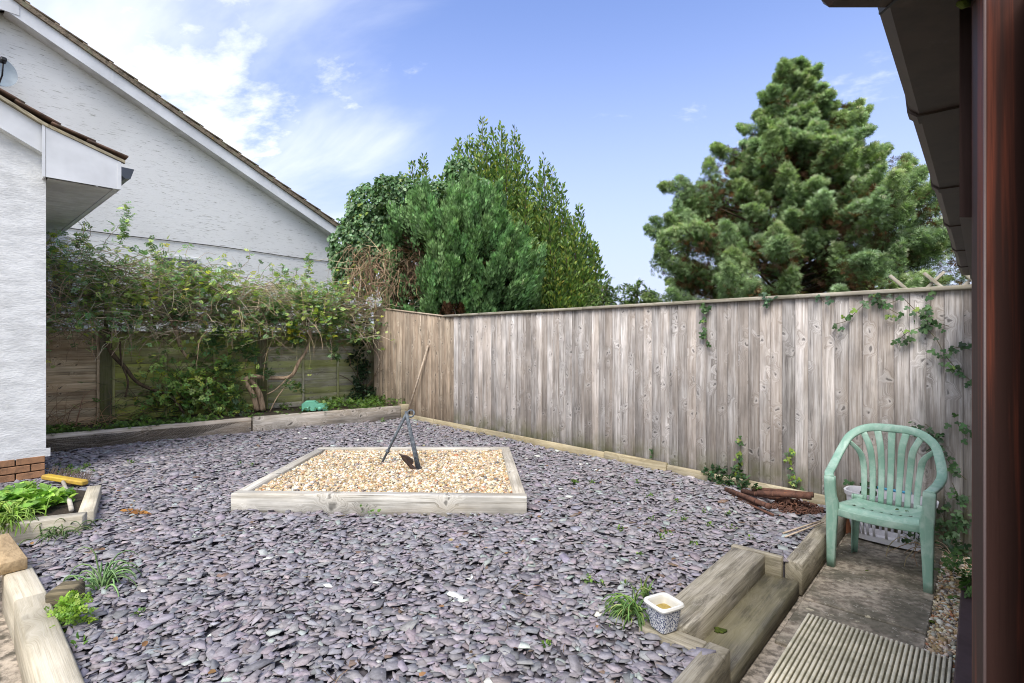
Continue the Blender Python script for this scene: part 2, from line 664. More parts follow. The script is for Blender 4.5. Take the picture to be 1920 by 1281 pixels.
m_pebble = vcol('pebble', rough=.65, spec=.35, nscale=80, amt=(.85, 1.1))
m_slate_base = speckle('slate_ground', (.10, .09, .10), (.04, .037, .042), 60, coord='World', amt=.8)
m_soil = speckle('soil', (.055, .042, .028), (.02, .015, .01), 45, coord='World', bump=.8, bdist=.02, amt=.8)
m_ground = speckle('ground', (.06, .075, .03), (.04, .035, .02), 6, coord='World', bump=.6, bdist=.03, amt=.7)
m_render_near = speckle('white_render', (.75, .75, .735), (.52, .54, .55), 26, stretch=(1, 1, 2.6), bump=.55, bdist=.010, amt=.3, lo=.42, hi=.7, spec=.2,
                        extra=[((.45, .43, .38), 5.0, .68, .78, .25)])


def make_big_render():
    m, nt, b = new_mat('streaked_render')
    k = NT(nt)
    pos = k.n('ShaderNodeNewGeometry').outputs['Position']
    sp = k.n('ShaderNodeSeparateXYZ', {0: pos})
    u = k.math('ADD', k.math('MULTIPLY', sp.outputs[0], .622), k.math('MULTIPLY', sp.outputs[1], .783))
    v = k.n('ShaderNodeCombineXYZ', {0: k.math('MULTIPLY', u, 1.5), 1: k.math('MULTIPLY', sp.outputs[2], 13.0), 2: 0.0}).outputs[0]
    n1 = k.noise(v, 4.2, 9, .72, .5)
    n2 = k.noise(v, 1.4, 4, .5)
    n3 = k.noise(pos, .7, 3)
    flecks = k.mapr(n1, .555, .61)
    patch = k.mapr(n2, .38, .6)
    c = k.mix(k.math('MULTIPLY', flecks, k.math('MULTIPLY', patch, .75)), (.80, .80, .78), (.27, .26, .22))
    c = k.mix(k.math('MULTIPLY', k.mapr(n3, .45, .7), .22), c, (.55, .55, .52))
    k.inp(b.inputs['Base Color'], c)
    b.inputs['Roughness'].default_value = .9
    b.inputs['Specular IOR Level'].default_value = .2
    k.inp(b.inputs['Normal'], k.bump(k.math('SUBTRACT', k.math('MULTIPLY', n1, 1.0), k.math('MULTIPLY', flecks, .5)), .4, .02))
    return m


m_render_big = make_big_render()
m_upvc = speckle('white_upvc', (.72, .73, .74), (.55, .55, .53), 9, rough=.35, bump=.02, amt=.12, spec=.5)
m_soffit = speckle('soffit_upvc', (.74, .74, .72), (.4, .38, .34), 7, rough=.45, bump=.02, amt=.3, stretch=(1, 1, 1), coord='World')
m_brick = speckle('brick', (.36, .19, .1), (.17, .1, .06), 18, bump=.6, bdist=.006, amt=.6, coord='World')
m_mortar = speckle('mortar', (.36, .31, .25), (.2, .17, .13), 40, bump=.5, amt=.5)
m_tile = speckle('roof_tile', (.17, .105, .075), (.055, .045, .038), 14, bump=.6, bdist=.01, amt=.7, coord='World',
                 extra=[((.2, .19, .12), 9, .6, .7, .5)])
m_tile_mossy = speckle('mossy_tile', (.24, .19, .135), (.05, .04, .03), 16, bump=.8, bdist=.015, amt=.7, coord='World',
                       extra=[((.24, .23, .15), 8, .52, .62, .7), ((.4, .26, .04), 3.5, .66, .7, .7)])
m_dark_gutter = speckle('slate_grey_gutter', (.045, .055, .075), (.03, .03, .035), 8, rough=.35, bump=.03, amt=.4, spec=.5)
m_glass = speckle('window_glass', (.05, .06, .07), (.03, .03, .03), 2, rough=.05, bump=0, amt=.2, spec=.8)
m_dish = speckle('dish_grey', (.22, .27, .31), (.14, .17, .2), 6, rough=.5, bump=.02, amt=.4)
m_black = speckle('black_plastic', (.02, .02, .022), (.01, .01, .01), 10, rough=.4, bump=.02)


def make_mahogany(name, streak=1.0, rough=.32, base=(.035, .018, .016), red=(.2, .045, .022), axis=2):
    m, nt, b = new_mat(name)
    k = NT(nt)
    pos = k.n('ShaderNodeTexCoord').outputs['Object']
    s = (34, 34, 1.1) if axis == 2 else (1.1, 34, 34)
    n1 = k.noise(k.scale(pos, s), 1.0, 5, .6, .4)
    n2 = k.noise(k.scale(pos, tuple(v * 4 for v in s)), 1.0, 4, .6)
    c = k.mix(k.math('MULTIPLY', k.mapr(n1, .46, .66), streak), base, red)
    c = k.mix(k.math('MULTIPLY', k.mapr(n2, .5, .7), .4), c, tuple(v * .5 for v in base))
    k.inp(b.inputs['Base Color'], c)
    b.inputs['Roughness'].default_value = rough
    b.inputs['Specular IOR Level'].default_value = .5
    k.inp(b.inputs['Normal'], k.bump(n2, .08, .002))
    return m


m_mahog = make_mahogany('mahogany_upvc', rough=.6, red=(.17, .048, .028), base=(.045, .022, .018))
[setattr(q.inputs['Specular IOR Level'], 'default_value', .18) for q in m_mahog.node_tree.nodes if q.type == 'BSDF_PRINCIPLED']
m_mahog_dull = make_mahogany('mahogany_dull', streak=.25, rough=.45, base=(.07, .045, .042), red=(.12, .06, .05))
m_plinth = speckle('purple_brown_board', (.085, .055, .058), (.05, .03, .03), 12, rough=.5, bump=.1, amt=.5, stretch=(1, 1, 1))
m_brown_gutter = speckle('brown_gutter', (.055, .036, .028), (.03, .02, .017), 16, rough=.5, bump=.06, amt=.6, stretch=(1, 1, 1), spec=.3,
                         extra=[((.12, .10, .085), 11, .6, .75, .4)])
m_slab = speckle('paving_slab', (.42, .36, .28), (.12, .095, .07), 26, bump=.8, bdist=.006, amt=.8, coord='World', lo=.36, hi=.66,
                 extra=[((.09, .085, .06), 3.2, .40, .60, .75), ((.5, .45, .32), 14, .63, .68, .8), ((.5, .46, .38), 45, .6, .66, .6)])
m_path = speckle('rough_concrete', (.46, .39, .31), (.07, .06, .045), 22, bump=1.0, bdist=.012, amt=.8, coord='World', lo=.4, hi=.65,
                 extra=[((.06, .055, .04), 6, .5, .66, .7)])
m_mat = speckle('cream_board', (.82, .75, .56), (.36, .34, .22), 14, rough=.8, bump=.3, amt=.5, stretch=(1, 1, 1), coord='World')
m_mat_dark = speckle('groove', (.20, .18, .12), (.04, .035, .02), 20)
m_moss = speckle('moss', (.075, .10, .012), (.03, .045, .006), 60, bump=1, bdist=.01, amt=.7)
m_rust = speckle('rust', (.125, .06, .04), (.05, .026, .02), 30, bump=.8, bdist=.004, amt=.7, rough=.9, coord='World',
                 extra=[((.3, .12, .05), 17, .6, .7, .6)])
m_iron = speckle('painted_iron', (.06, .07, .085), (.26, .3, .32), 30, bump=.6, bdist=.004, amt=.45, rough=.6, coord='World',
                 extra=[((.1, .05, .03), 12, .62, .7, .6)])
m_iron_rust = speckle('rusted_iron', (.07, .045, .035), (.03, .025, .025), 30, bump=.8, bdist=.004, amt=.7, rough=.8, coord='World')
m_terra = speckle('terracotta', (.36, .15, .08), (.2, .1, .06), 20, bump=.2)
m_white_pl = speckle('white_plastic', (.78, .77, .8), (.5, .48, .5), 6, rough=.4, bump=.02, amt=.2, spec=.5)
m_blue_pl = speckle('blue_plastic', (.08, .35, .55), (.06, .25, .4), 6, rough=.4, bump=.02, amt=.2)
m_green_toy = speckle('green_toy', (.16, .45, .31), (.08, .25, .18), 8, rough=.5, bump=.05, amt=.4)
m_ceramic = speckle('cream_glaze', (.74, .73, .68), (.5, .46, .36), 12, rough=.2, bump=.03, amt=.25, spec=.6)
m_potsoil = speckle('old_pot_lining', (.42, .31, .09), (.2, .13, .03), 30, bump=.8, bdist=.005, amt=.7)
m_yellow = speckle('yellow_paint', (.55, .38, .05), (.3, .16, .06), 12, rough=.5, bump=.2, amt=.5)
m_bristle = speckle('bristle', (.12, .09, .07), (.05, .04, .03), 40, bump=.5)
m_stone = speckle('tan_stone', (.5, .36, .2), (.28, .19, .1), 14, stretch=(1, 3, 3), bump=.7, bdist=.008, amt=.6)


def make_chair_mat():
    m, nt, b = new_mat('faded_green_plastic')
    k = NT(nt)
    pos = k.n('ShaderNodeNewGeometry')
    n1 = k.noise(pos.outputs['Position'], 7.0, 6, .65, .6)
    n2 = k.noise(k.scale(pos.outputs['Position'], (30, 30, 6)), 1.0, 5, .6)
    c = k.mix(k.mapr(n1, .42, .68, 0, .6), (.23, .40, .305), (.49, .62, .53))
    c = k.mix(k.mapr(n2, .5, .72, 0, .45), c, (.45, .58, .49))
    k.inp(b.inputs['Base Color'], c)
    b.inputs['Roughness'].default_value = .5
    k.inp(b.inputs['Normal'], k.bump(n2, .08, .002))
    return m


m_chair = make_chair_mat()


def make_pot_mat():
    m, nt, b = new_mat('blue_sprigged_glaze')
    k = NT(nt)
    pos = k.n('ShaderNodeTexCoord').outputs['Object']
    vo = k.n('ShaderNodeTexVoronoi', {'Vector': pos, 'Scale': 210.0})
    n = k.noise(pos, 160.0, 3, .6, .8)
    f = k.mapr(n, .50, .54)
    c = k.mix(f, (.70, .71, .72), (.03, .045, .13))
    c = k.mix(k.mapr(vo.outputs['Distance'], .25, .32, .8, 0), c, (.03, .05, .15))
    k.inp(b.inputs['Base Color'], c)
    b.inputs['Roughness'].default_value = .2
    return m


m_pot = make_pot_mat()

# ------------------------------------------------------------------ scatter engine


def norm(v):
    return v / (np.linalg.norm(v, axis=-1, keepdims=True) + 1e-9)


def rot_frames(ydir, up=None, roll=0.6):
    """(N,3,3) matrices, columns x,y,z; y along ydir, z near 'up' with random roll"""
    y = norm(ydir)
    n = len(y)
    if up is None:
        up = np.tile((0, 0, 1.0), (n, 1))
    up = up + RNG.normal(0, roll, (n, 3)) + 1e-4
    z = norm(up - y * np.sum(up * y, 1, keepdims=True))
    x = np.cross(y, z)
    return np.stack((x, y, z), axis=2)


def scatter_mesh(name, SV, SF, pos, rot, scl, col, mat, smooth=False, tint=None):
    """one mesh of N copies of a small shape; SV (v,3), SF list of faces"""
    SV = np.array(SV, np.float32)
    N, v = len(pos), len(SV)
    scl = np.asarray(scl)
    if scl.ndim == 1:
        P = SV[None] * scl[:, None, None]
    else:
        P = SV[None] * scl[:, None, :]
    P = np.einsum('nij,nvj->nvi', rot, P) + pos[:, None, :]
    loops = np.array([i for f in SF for i in f], np.int32)
    tot = np.array([len(f) for f in SF], np.int32)
    allL = (loops[None] + (np.arange(N, dtype=np.int32) * v)[:, None]).ravel()
    allT = np.tile(tot, N)
    c = np.repeat(col[:, None, :], v, axis=1)
    if tint is not None:
        c = c * np.asarray(tint, np.float32)[None, :, None]
    return P.reshape(-1, 3), allL, allT, c.reshape(-1, 3)


def build_scatter(name, parts, mat, parent=None, smooth=False, origin=None):
    """parts: list of results of scatter_mesh, joined in one object"""
    Vs, Ls, Ts, Cs, off = [], [], [], [], 0
    for (V, L, T, C) in parts:
        Vs.append(V)
        Ls.append(L + off)
        Ts.append(T)
        Cs.append(C)
        off += len(V)
    V = np.concatenate(Vs)
    L = np.concatenate(Ls).astype(np.int32)
    T = np.concatenate(Ts).astype(np.int32)
    C = np.concatenate(Cs)
    if origin is None:
        mn, mx = V.min(0), V.max(0)
        origin = np.array(((mn[0] + mx[0]) / 2, (mn[1] + mx[1]) / 2, mn[2]))
    me = bpy.data.meshes.new(name)
    me.vertices.add(len(V))
    me.vertices.foreach_set('co', (V - origin).astype(np.float32).ravel())
    me.loops.add(len(L))
    me.loops.foreach_set('vertex_index', L)
    me.polygons.add(len(T))
    me.polygons.foreach_set('loop_start', np.concatenate(([0], np.cumsum(T)[:-1])).astype(np.int32))
    me.polygons.foreach_set('loop_total', T)
    if smooth:
        me.polygons.foreach_set('use_smooth', np.ones(len(T), bool))
    me.update(calc_edges=True)
    at = me.color_attributes.new('Col', 'FLOAT_COLOR', 'POINT')
    c4 = np.ones((len(V), 4), np.float32)
    c4[:, :3] = C
    at.data.foreach_set('color', c4.ravel())
    me.materials.append(mat)
    return link(name, me, origin, parent)


def twig_parts(paths, radii, cols, sides=3):
    """paths (N,K,3), radii (N,K), cols (N,3) -> scatter-like part"""
    paths = np.asarray(paths, float)
    N, K, _ = paths.shape
    t = norm(np.gradient(paths, axis=1))
    ref = np.tile((0.13, 0.21, 0.97), (N, K, 1))
    u = norm(np.cross(t, ref))
    w = np.cross(t, u)
    ang = np.arange(sides) * 2 * math.pi / sides
    P = paths[:, :, None, :] + (u[:, :, None, :] * np.cos(ang)[None, None, :, None] + w[:, :, None, :] * np.sin(ang)[None, None, :, None]) * radii[:, :, None, None]
    V = P.reshape(-1, 3)
    i = np.arange(K - 1)[:, None]
    k = np.arange(sides)[None]
    q = np.stack((i * sides + k, i * sides + (k + 1) % sides, (i + 1) * sides + (k + 1) % sides, (i + 1) * sides + k), axis=-1).reshape(-1, 4)
    L = (q.ravel()[None] + (np.arange(N) * K * sides)[:, None]).ravel().astype(np.int32)
    T = np.full(N * len(q), 4, np.int32)
    C = np.repeat(np.asarray(cols)[:, None], K * sides, axis=1).reshape(-1, 3)
    return V, L, T, C


def walk(starts, dirs, K, step, wander=.25, droop=0.0, lift=0.0):
    N = len(starts)
    P = np.zeros((N, K, 3))
    P[:, 0] = starts
    d = norm(np.asarray(dirs, float))
    step = np.asarray(step)
    if step.ndim == 0:
        step = np.full(N, float(step))
    for i in range(1, K):
        d = norm(d + RNG.normal(0, wander, (N, 3)) + np.array((0, 0, lift - droop * i / K)))
        P[:, i] = P[:, i - 1] + d * step[:, None]
    return P


def colvar(base, n, v=.18, hue=.06):
    base = np.array(base, float)
    c = base[None] * np.exp(RNG.normal(0, v, (n, 1)))
    return np.clip(c * np.exp(RNG.normal(0, hue, (n, 3))), 0.004, .9)


FOL = 1.0


def colmix(cols, weights, n, v=.2, hue=.05):
    idx = RNG.choice(len(cols), n, p=np.array(weights) / sum(weights))
    return np.clip(np.array(cols)[idx] * np.exp(RNG.normal(0, v, (n, 1))) * np.exp(RNG.normal(0, hue, (n, 3))), .004, .9)


# leaf shapes: grow along +Y, normal +Z
LEAF_V = [(0, 0, 0), (-.2, .35, .06), (-.17, .7, .04), (0, 1, -.06), (.17, .7, .04), (.2, .35, .06)]
LEAF_F = [(0, 3, 2, 1), (0, 5, 4, 3)]
BROAD_V = [(0, 0, 0), (-.38, .28, .07), (-.3, .72, .05), (0, 1, -.1), (.3, .72, .05), (.38, .28, .07)]
IVY_V = [(0, 0, 0), (-.32, -.1, -.03), (-.55, .3, -.05), (-.2, .38, .05), (-.28, .75, 0), (0, 1, -.06), (.28, .75, 0), (.2, .38, .05), (.55, .3, -.05), (.32, -.1, -.03)]
IVY_F = [(0, 3, 2, 1), (0, 5, 4, 3), (0, 7, 6, 5), (0, 9, 8, 7)]


def pinnate(nleaf=5, ll=.42, lw=.13):
    V, F = [], []

    def add(base, d, L, W):
        d = np.array(d) / np.linalg.norm(d)
        s = np.array((d[1], -d[0], 0))
        n = len(V)
        b = np.array(base, float)
        for p in (b, b + d * L * .5 - s * W + np.array((0, 0, .03)), b + d * L, b + d * L * .5 + s * W + np.array((0, 0, .03))):
            V.append(tuple(p))
        F.append((n, n + 3, n + 2, n + 1))
    k = (nleaf - 1) // 2
    for i in range(k):
        y = .15 + .55 * i / max(1, k - .5)
        add((0, y, 0), (-1, .55, 0), ll, lw)
        add((0, y, 0), (1, .55, 0), ll, lw)
    add((0, .7, 0), (0, 1, 0), ll, lw)
    return V, F


PIN_V, PIN_F = pinnate(7)
PIN5_V, PIN5_F = pinnate(5, .5, .2)


def fan(nf=6, spread=100, w=.10, curl=.12):
    """flat conifer spray of narrow pointed fingers, each with a side lobe"""
    V, F = [], []
    for i in range(nf):
        a = math.radians(-spread / 2 + spread * i / (nf - 1))
        L = 1.0 - .35 * abs(i - (nf - 1) / 2) / ((nf - 1) / 2)
        d = np.array((math.sin(a), math.cos(a), 0))
        s = np.array((d[1], -d[0], 0))
        b = np.array((0, .12 * i % .3, 0))
        n = len(V)
        for p in (b, b + d * L * .55 - s * w, b + d * L + np.array((0, 0, -curl * (1 if i % 2 else .3))), b + d * L * .55 + s * w):
            V.append(tuple(p + np.array((0, 0, (.05 if i % 2 else -.03)))))
        F.append((n, n + 3, n + 2, n + 1))
    return V, F


FAN_V, FAN_F = fan(7, 140, .062, .25)
PLUME_V, PLUME_F = fan(5, 46, .075, .3)
GRASS_V = [(-.03, 0, 0), (.03, 0, 0), (.028, .35, .12), (-.028, .35, .12), (.02, .7, .12), (-.02, .7, .12), (0, 1, -.02)]
GRASS_F = [(0, 1, 2, 3), (3, 2, 4, 5), (5, 4, 6)]

# ================================================================== SETTING
# ground to the horizon
m = MB()
m.box((0, 0, -.53), (1, 0, 0), (0, 1, 0), (0, 0, 1), 1200, 1200, 1.0)
tag(m.build('ground', m_ground, origin=np.array((0, 0, -.03))), kind='structure')

# concrete path beside the brown house
m = MB()
m.prism([(-1.2, -1.02), (5.16, -1.02), (5.05, .0), (-1.2, .0)], (0, 0, -.028), A, M_, UP, .02)
path = tag(m.build('path', m_path), kind='structure')
for i, s0 in enumerate((2.995, 3.6, 4.205, 4.81)):
    L = .6 if i < 3 else .32
    me = MB()
    me.box(FR(s0 + L / 2 - .003, -.515, -.004 + .002 * (i % 2)), A, M_, UP, L - .008, .6, .03, .006)
    sl = me.build('slab', m_slab, path)
# left path at bottom left
m = MB()
m.prism([(-4.6, -6.6), (.40, -6.6), (.40, -2.35), (-4.6, -2.35)], (0, 0, -.03), A, M_, UP, .02)
tag(m.build('left_path', m_path), kind='structure')


def fen(t, off=0.0, z=0.0):
    return F0 + UF * t + NF * off + UP * z


def lap(s, off=0.0, z=0.0):
    return L0 + LE * s + LN * off + UP * z


# slate terrace outline
kerb_off = -.06
S_poly = []
S_poly += [FR(.9, -.94), FR(2.315, -.94), FR(2.315, -1.243), FR(2.42, -1.235), FR(3.60, -1.235), FR(3.63, -.93), FR(5.06, -.93)]
S_poly += [fen(-1.0, -.1), fen(3.0, -.1), fen(5.3, -.1)]
K1, K2, K3 = np.array((-5.79, 6.54, 0)), np.array((-3.95, 7.99, 0)), np.array((-1.85, 9.45, 0))
S_poly += [K3, K2, K1, K1 + (K1 - K2) * 1.2]
S_poly += [np.array((-8.2, 4.4, 0)), np.array((-4.6, 4.3, 0)), np.array((-3.05, 3.32, 0)), np.array((-2.513, 2.839, 0)), np.array((-1.683, 2.077, 0)), np.array((-.64, 1.146, 0)), np.array((-.2, 1.15, 0))]
S2 = np.array([p[:2] for p in S_poly])
m = MB()
m.prism([tuple(p) for p in S2], (0, 0, -.02), (1, 0, 0), (0, 1, 0), UP, .185)
terrace = tag(m.build('slate_bed_base', m_slate_base), kind='structure')

# raised bed soil along the lap fence
bed = [K1 + (K1 - K2) * 1.2, K1, K2, K3, fen(5.6, -.02), lap(5.0, -.02), lap(-3.2, -.02)]
m = MB()
m.prism([tuple(p[:2]) for p in bed], (0, 0, -.02), (1, 0, 0), (0, 1, 0), UP, .375)
tag(m.build('raised_bed_soil', m_soil), kind='structure')


def inpoly(P, poly):
    x, y = P[:, 0], P[:, 1]
    n = len(poly)
    ins = np.zeros(len(P), bool)
    j = n - 1
    for i in range(n):
        xi, yi = poly[i]
        xj, yj = poly[j]
        c = ((yi > y) != (yj > y)) & (x < (xj - xi) * (y - yi) / (yj - yi + 1e-12) + xi)
        ins ^= c
        j = i
    return ins


BOX = [np.array((-2.305, 4.30)), np.array((.12, 4.21)), np.array((-.03, 6.17)), np.array((-2.255, 6.17))]
BOXA = np.array(BOX)
BEDQ = np.array([FR(0, 0)[:2]])  # placeholder

# ------------------------------------------------------------------ slate chips
chips = []
NCH = 24
Ntot = 150000
Yr = RNG.uniform(0, 1, Ntot)
Y = 1.6 + (9.6 - 1.6) * Yr ** 1.0
X = RNG.uniform(-1, 1, Ntot) * (Y * 1.02 + .3)
# density falls with distance: thin out far ones
keep = RNG.uniform(0, 1, Ntot) < np.clip((1.02 * Y + .3) / 9.5 * 1.9 * (1 - .035 * Y), 0, 1)
P = np.stack((X, Y), 1)[keep]
P = P[inpoly(P, S2)]
P = P[~inpoly(P, BOXA)]
bedL = np.array([(-6, 3.0), (-3.72, 3.4), (-3.15, 3.85), (-3.35, 4.0), (-3.72, 4.62), (-4.1, 4.72), (-5.6, 4.2)])
P = P[~inpoly(P, bedL)]
wallq = np.array([FR(.838 - 4, -7.17)[:2], FR(.838, -7.17)[:2], FR(.838, -12)[:2], FR(.838 - 4, -12)[:2]])
P = P[~inpoly(P, wallq)]
N = len(P)
print('slate chips', N)
cls = RNG.integers(0, NCH, N)
size = np.exp(RNG.normal(math.log(.027), .36, N)) * (1 + .02 * P[:, 1])
size = np.clip(size, .011, .070)
z = .172 + RNG.uniform(0, .026, N) + .004 * RNG.normal(0, 1, N)
hum = .008 * np.sin(P[:, 0] * 2.3 + 1) * np.sin(P[:, 1] * 1.9)
z += hum
tilt = np.stack((RNG.normal(0, .12, N), RNG.normal(0, .12, N), np.ones(N)), 1)
steep = RNG.uniform(0, 1, N) < .08
tilt[steep, :2] *= 3.2
ang = RNG.uniform(0, 2 * math.pi, N)
yd = np.stack((np.cos(ang), np.sin(ang), np.zeros(N)), 1)
Z = norm(tilt)
Yv = norm(yd - Z * np.sum(yd * Z, 1, keepdims=True))
ROT = np.stack((np.cross(Yv, Z), Yv, Z), axis=2)
cc = colmix([(.275, .25, .265), (.25, .24, .26), (.268, .235, .245), (.185, .18, .19), (.32, .35, .33), (.6, .6, .55), (.17, .12, .09)],
            [38, 28, 16, 10, 3.2, .35, .6], N, .13, .025)
parts = []
for c in range(NCH):
    k = random.choice((4, 4, 5, 5, 5, 6))
    el = random.uniform(.42, .82)
    aa = sorted(random.uniform(-.36, .36) + i for i in range(k))
    V = []
    for i, a in enumerate(aa):
        th = 2 * math.pi * a / k
        r = random.uniform(.62, 1.3)
        V.append((r * el * math.cos(th), r * math.sin(th), .0))
    top = [(x * .98, y * .98, .10 + random.uniform(-.03, .03)) for x, y, _ in V]
    V = V + top
    F = [[k + i for i in range(k)]] + [[i, (i + 1) % k, k + (i + 1) % k, k + i] for i in range(k)]
    s = cls == c
    n = int(s.sum())
    sc3 = np.stack((size[s], size[s], size[s] * RNG.uniform(.7, 1.5, n)), 1)
    parts.append(scatter_mesh('c', V, F, np.column_stack((P[s], z[s])), ROT[s], sc3, cc[s], None))
o = build_scatter('slate_chips', parts, m_slate)
tag(o, 'purple grey slate chippings covering the garden terrace', 'slate chippings', kind='stuff')

# ------------------------------------------------------------------ pebbles


def pebble_shapes(n):
    res = []
    t = (1 + 5 ** .5) / 2
    ico = np.array([(-1, t, 0), (1, t, 0), (-1, -t, 0), (1, -t, 0), (0, -1, t), (0, 1, t), (0, -1, -t), (0, 1, -t), (t, 0, -1), (t, 0, 1), (-t, 0, -1), (-t, 0, 1)])
    ico = norm(ico)
    f = [(0, 11, 5), (0, 5, 1), (0, 1, 7), (0, 7, 10), (0, 10, 11), (1, 5, 9), (5, 11, 4), (11, 10, 2), (10, 7, 6), (7, 1, 8), (3, 9, 4), (3, 4, 2), (3, 2, 6), (3, 6, 8), (3, 8, 9), (4, 9, 5), (2, 4, 11), (6, 2, 10), (8, 6, 7), (9, 8, 1)]
    for i in range(n):
        v = ico * (1 + RNG.normal(0, .13, (12, 1))) * np.array((1, random.uniform(.65, .95), random.uniform(.5, .75)))
        res.append((v, f))
    return res


PEB = pebble_shapes(5)
PCOLS = [(.52, .40, .25), (.58, .50, .37), (.40, .27, .14), (.66, .62, .52), (.27, .22, .17), (.47, .34, .17), (.18, .17, .16), (.44, .2, .10)]
PW = [26, 24, 14, 20, 8, 12, 4, 3]


def pebbles(P2, zbase, zvar, size, name, label, cat, parent=None):
    N = len(P2)
    cls = RNG.integers(0, len(PEB), N)
    col = colmix(PCOLS, PW, N, .15, .04)
    parts = []
    for i, (v, f) in enumerate(PEB):
        s = cls == i
        n = int(s.sum())
        if n == 0:
            continue
        rot = rot_frames(RNG.normal(0, 1, (n, 3)) * np.array((1, 1, .3)), roll=.35)
        pos = np.column_stack((P2[s], zbase + RNG.uniform(0, zvar, n)))
        parts.append(scatter_mesh('p', v, f, pos, rot, np.exp(RNG.normal(math.log(size), .28, n)), col[s], None))
    o = build_scatter(name, parts, m_pebble, parent, smooth=True)
    return tag(o, label, cat, kind='stuff')


def inset_rand(poly, n):
    poly = np.array(poly)
    mn, mx = poly.min(0), poly.max(0)
    P = RNG.uniform(mn, mx, (n, 2))
    return P[inpoly(P, poly)]


inner = [np.array((-2.19, 4.40)), np.array((.015, 4.32)), np.array((-.125, 6.07)), np.array((-2.145, 6.07))]
m = MB()
m.prism([tuple(p) for p in inner], (0, 0, .16), (1, 0, 0), (0, 1, 0), UP, .125)
gb = m.build('gravel_base', m_pebble)
gb.data.color_attributes.new('Col', 'FLOAT_COLOR', 'POINT')
tag(gb, kind='structure')
pebbles(inset_rand(inner, 30000), .284, .030, .0135, 'golden_gravel', 'golden gravel filling the square timber frame', 'gravel')
strip = [FR(.3, -.215)[:2], FR(5.1, -.215)[:2], FR(5.08, -.02)[:2], FR(4.5, -.0)[:2], FR(4.5, -.09)[:2], FR(.3, -.09)[:2]]
pebbles(inset_rand(strip, 14000 * 5), -.012, .016, .012, 'golden_gravel', 'golden gravel strip between the slabs and the brown house', 'gravel')

# ================================================================== TIMBERS
# square frame of four sleepers
fr = empty('gravel_frame', (-1.1, 5.2, .165), 'square frame of four pale grey sleepers holding golden gravel and an anchor', 'planter frame')
zt, hh = .335, .19
zc = zt - hh / 2


def sleeper(name, p0, p1, w, h, ztop, mat, parent=None, bev=.006):
    p0, p1 = np.array(p0, float), np.array(p1, float)
    p0 = np.array((p0[0], p0[1], ztop - h / 2))
    p1 = np.array((p1[0], p1[1], ztop - h / 2))
    return plank(name, p0, p1, h, w, UP, mat, parent, bev)


def offset_in(a, b, d):
    """shift the segment a-b by d to its left"""
    a, b = np.array(a, float), np.array(b, float)
    t = (b - a) / np.linalg.norm(b - a)
    n = np.array((-t[1], t[0]))
    return a + n * d, b + n * d


a, b = offset_in(BOX[0], BOX[1], .05)
sleeper('sleeper', a, b, .1, hh, zt, m_sleeper, fr)
a, b = offset_in(BOX[2], BOX[3], .05)
sleeper('sleeper', a, b, .1, hh, zt + .002, m_sleeper, fr)
t = BOX[2] - BOX[1]
t = t / np.linalg.norm(t)
a, b = offset_in(BOX[1] + t * .104, BOX[2] - t * .104, .05)
sleeper('sleeper', a, b, .1, hh, zt - .001, m_sleeper, fr)
t = BOX[3] - BOX[0]
t = t / np.linalg.norm(t)
a, b = offset_in(BOX[3] - t * .104, BOX[0] + t * .104, .05)
sleeper('sleeper', a, b, .1, hh, zt - .0015, m_sleeper, fr)

# retaining wall of the raised bed
rw = empty('sleeper_retaining_wall', (-4, 8, .165), 'low wall of weathered grey sleepers edging the raised bed by the left fence', 'retaining wall')
d12 = (K2 - K1) / np.linalg.norm(K2 - K1)
d23 = (K3 - K2) / np.linalg.norm(K3 - K2)
nl = np.array((-d12[1], d12[0], 0))
sleeper('sleeper', K1 - d12 * 2.4 + nl * .05, K2 + nl * .05 - d12 * .01, .1, .25, .405, m_sleeper_back, rw)
nl = np.array((-d23[1], d23[0], 0))
sleeper('sleeper', K2 + nl * .045 + d23 * .005, K3 + nl * .045 - d23 * .16, .1, .25, .41, m_sleeper_back, rw)
sleeper('end_block', K3 + nl * .05 - d23 * .155, K3 + nl * .05, .12, .27, .43, m_kerb, rw)

# steps and kerb on the right
st = empty('garden_steps', FR(3.0, -1.0), 'two timber sleeper steps from the slabs up to the slate', 'steps')
plank('tread', FR(2.425, -1.13, .11), FR(3.585, -1.13, .11), .2, .22, M_, m_sleeper_old, st, .006)
plank('tread', FR(2.43, -.938, .05), FR(3.61, -.938, .05), .196, .1, M_, m_tread, st, .005)
plank('side_board', FR(3.612, -1.245, .112), FR(3.612, -.935, .112), .05, .224, A, m_sleeper_old, st, .004)
plank('side_board', FR(2.368, -1.245, .1), FR(2.368, -.945, .1), .1, .2, A, m_sleeper_old, st, .005)

k1 = sleeper('kerb_sleeper', FR(3.64, -.88), FR(5.07, -.88), .1, .2, .2, m_sleeper_old)
tag(k1, 'mossy timber kerb sleeper running beside the green chair', 'sleeper')
k2 = sleeper('kerb_sleeper', FR(.2, -.89), FR(2.42, -.89), .1, .2, .204, m_sleeper_old)
tag(k2, 'worn timber kerb sleeper at the bottom edge in front of the steps', 'sleeper')

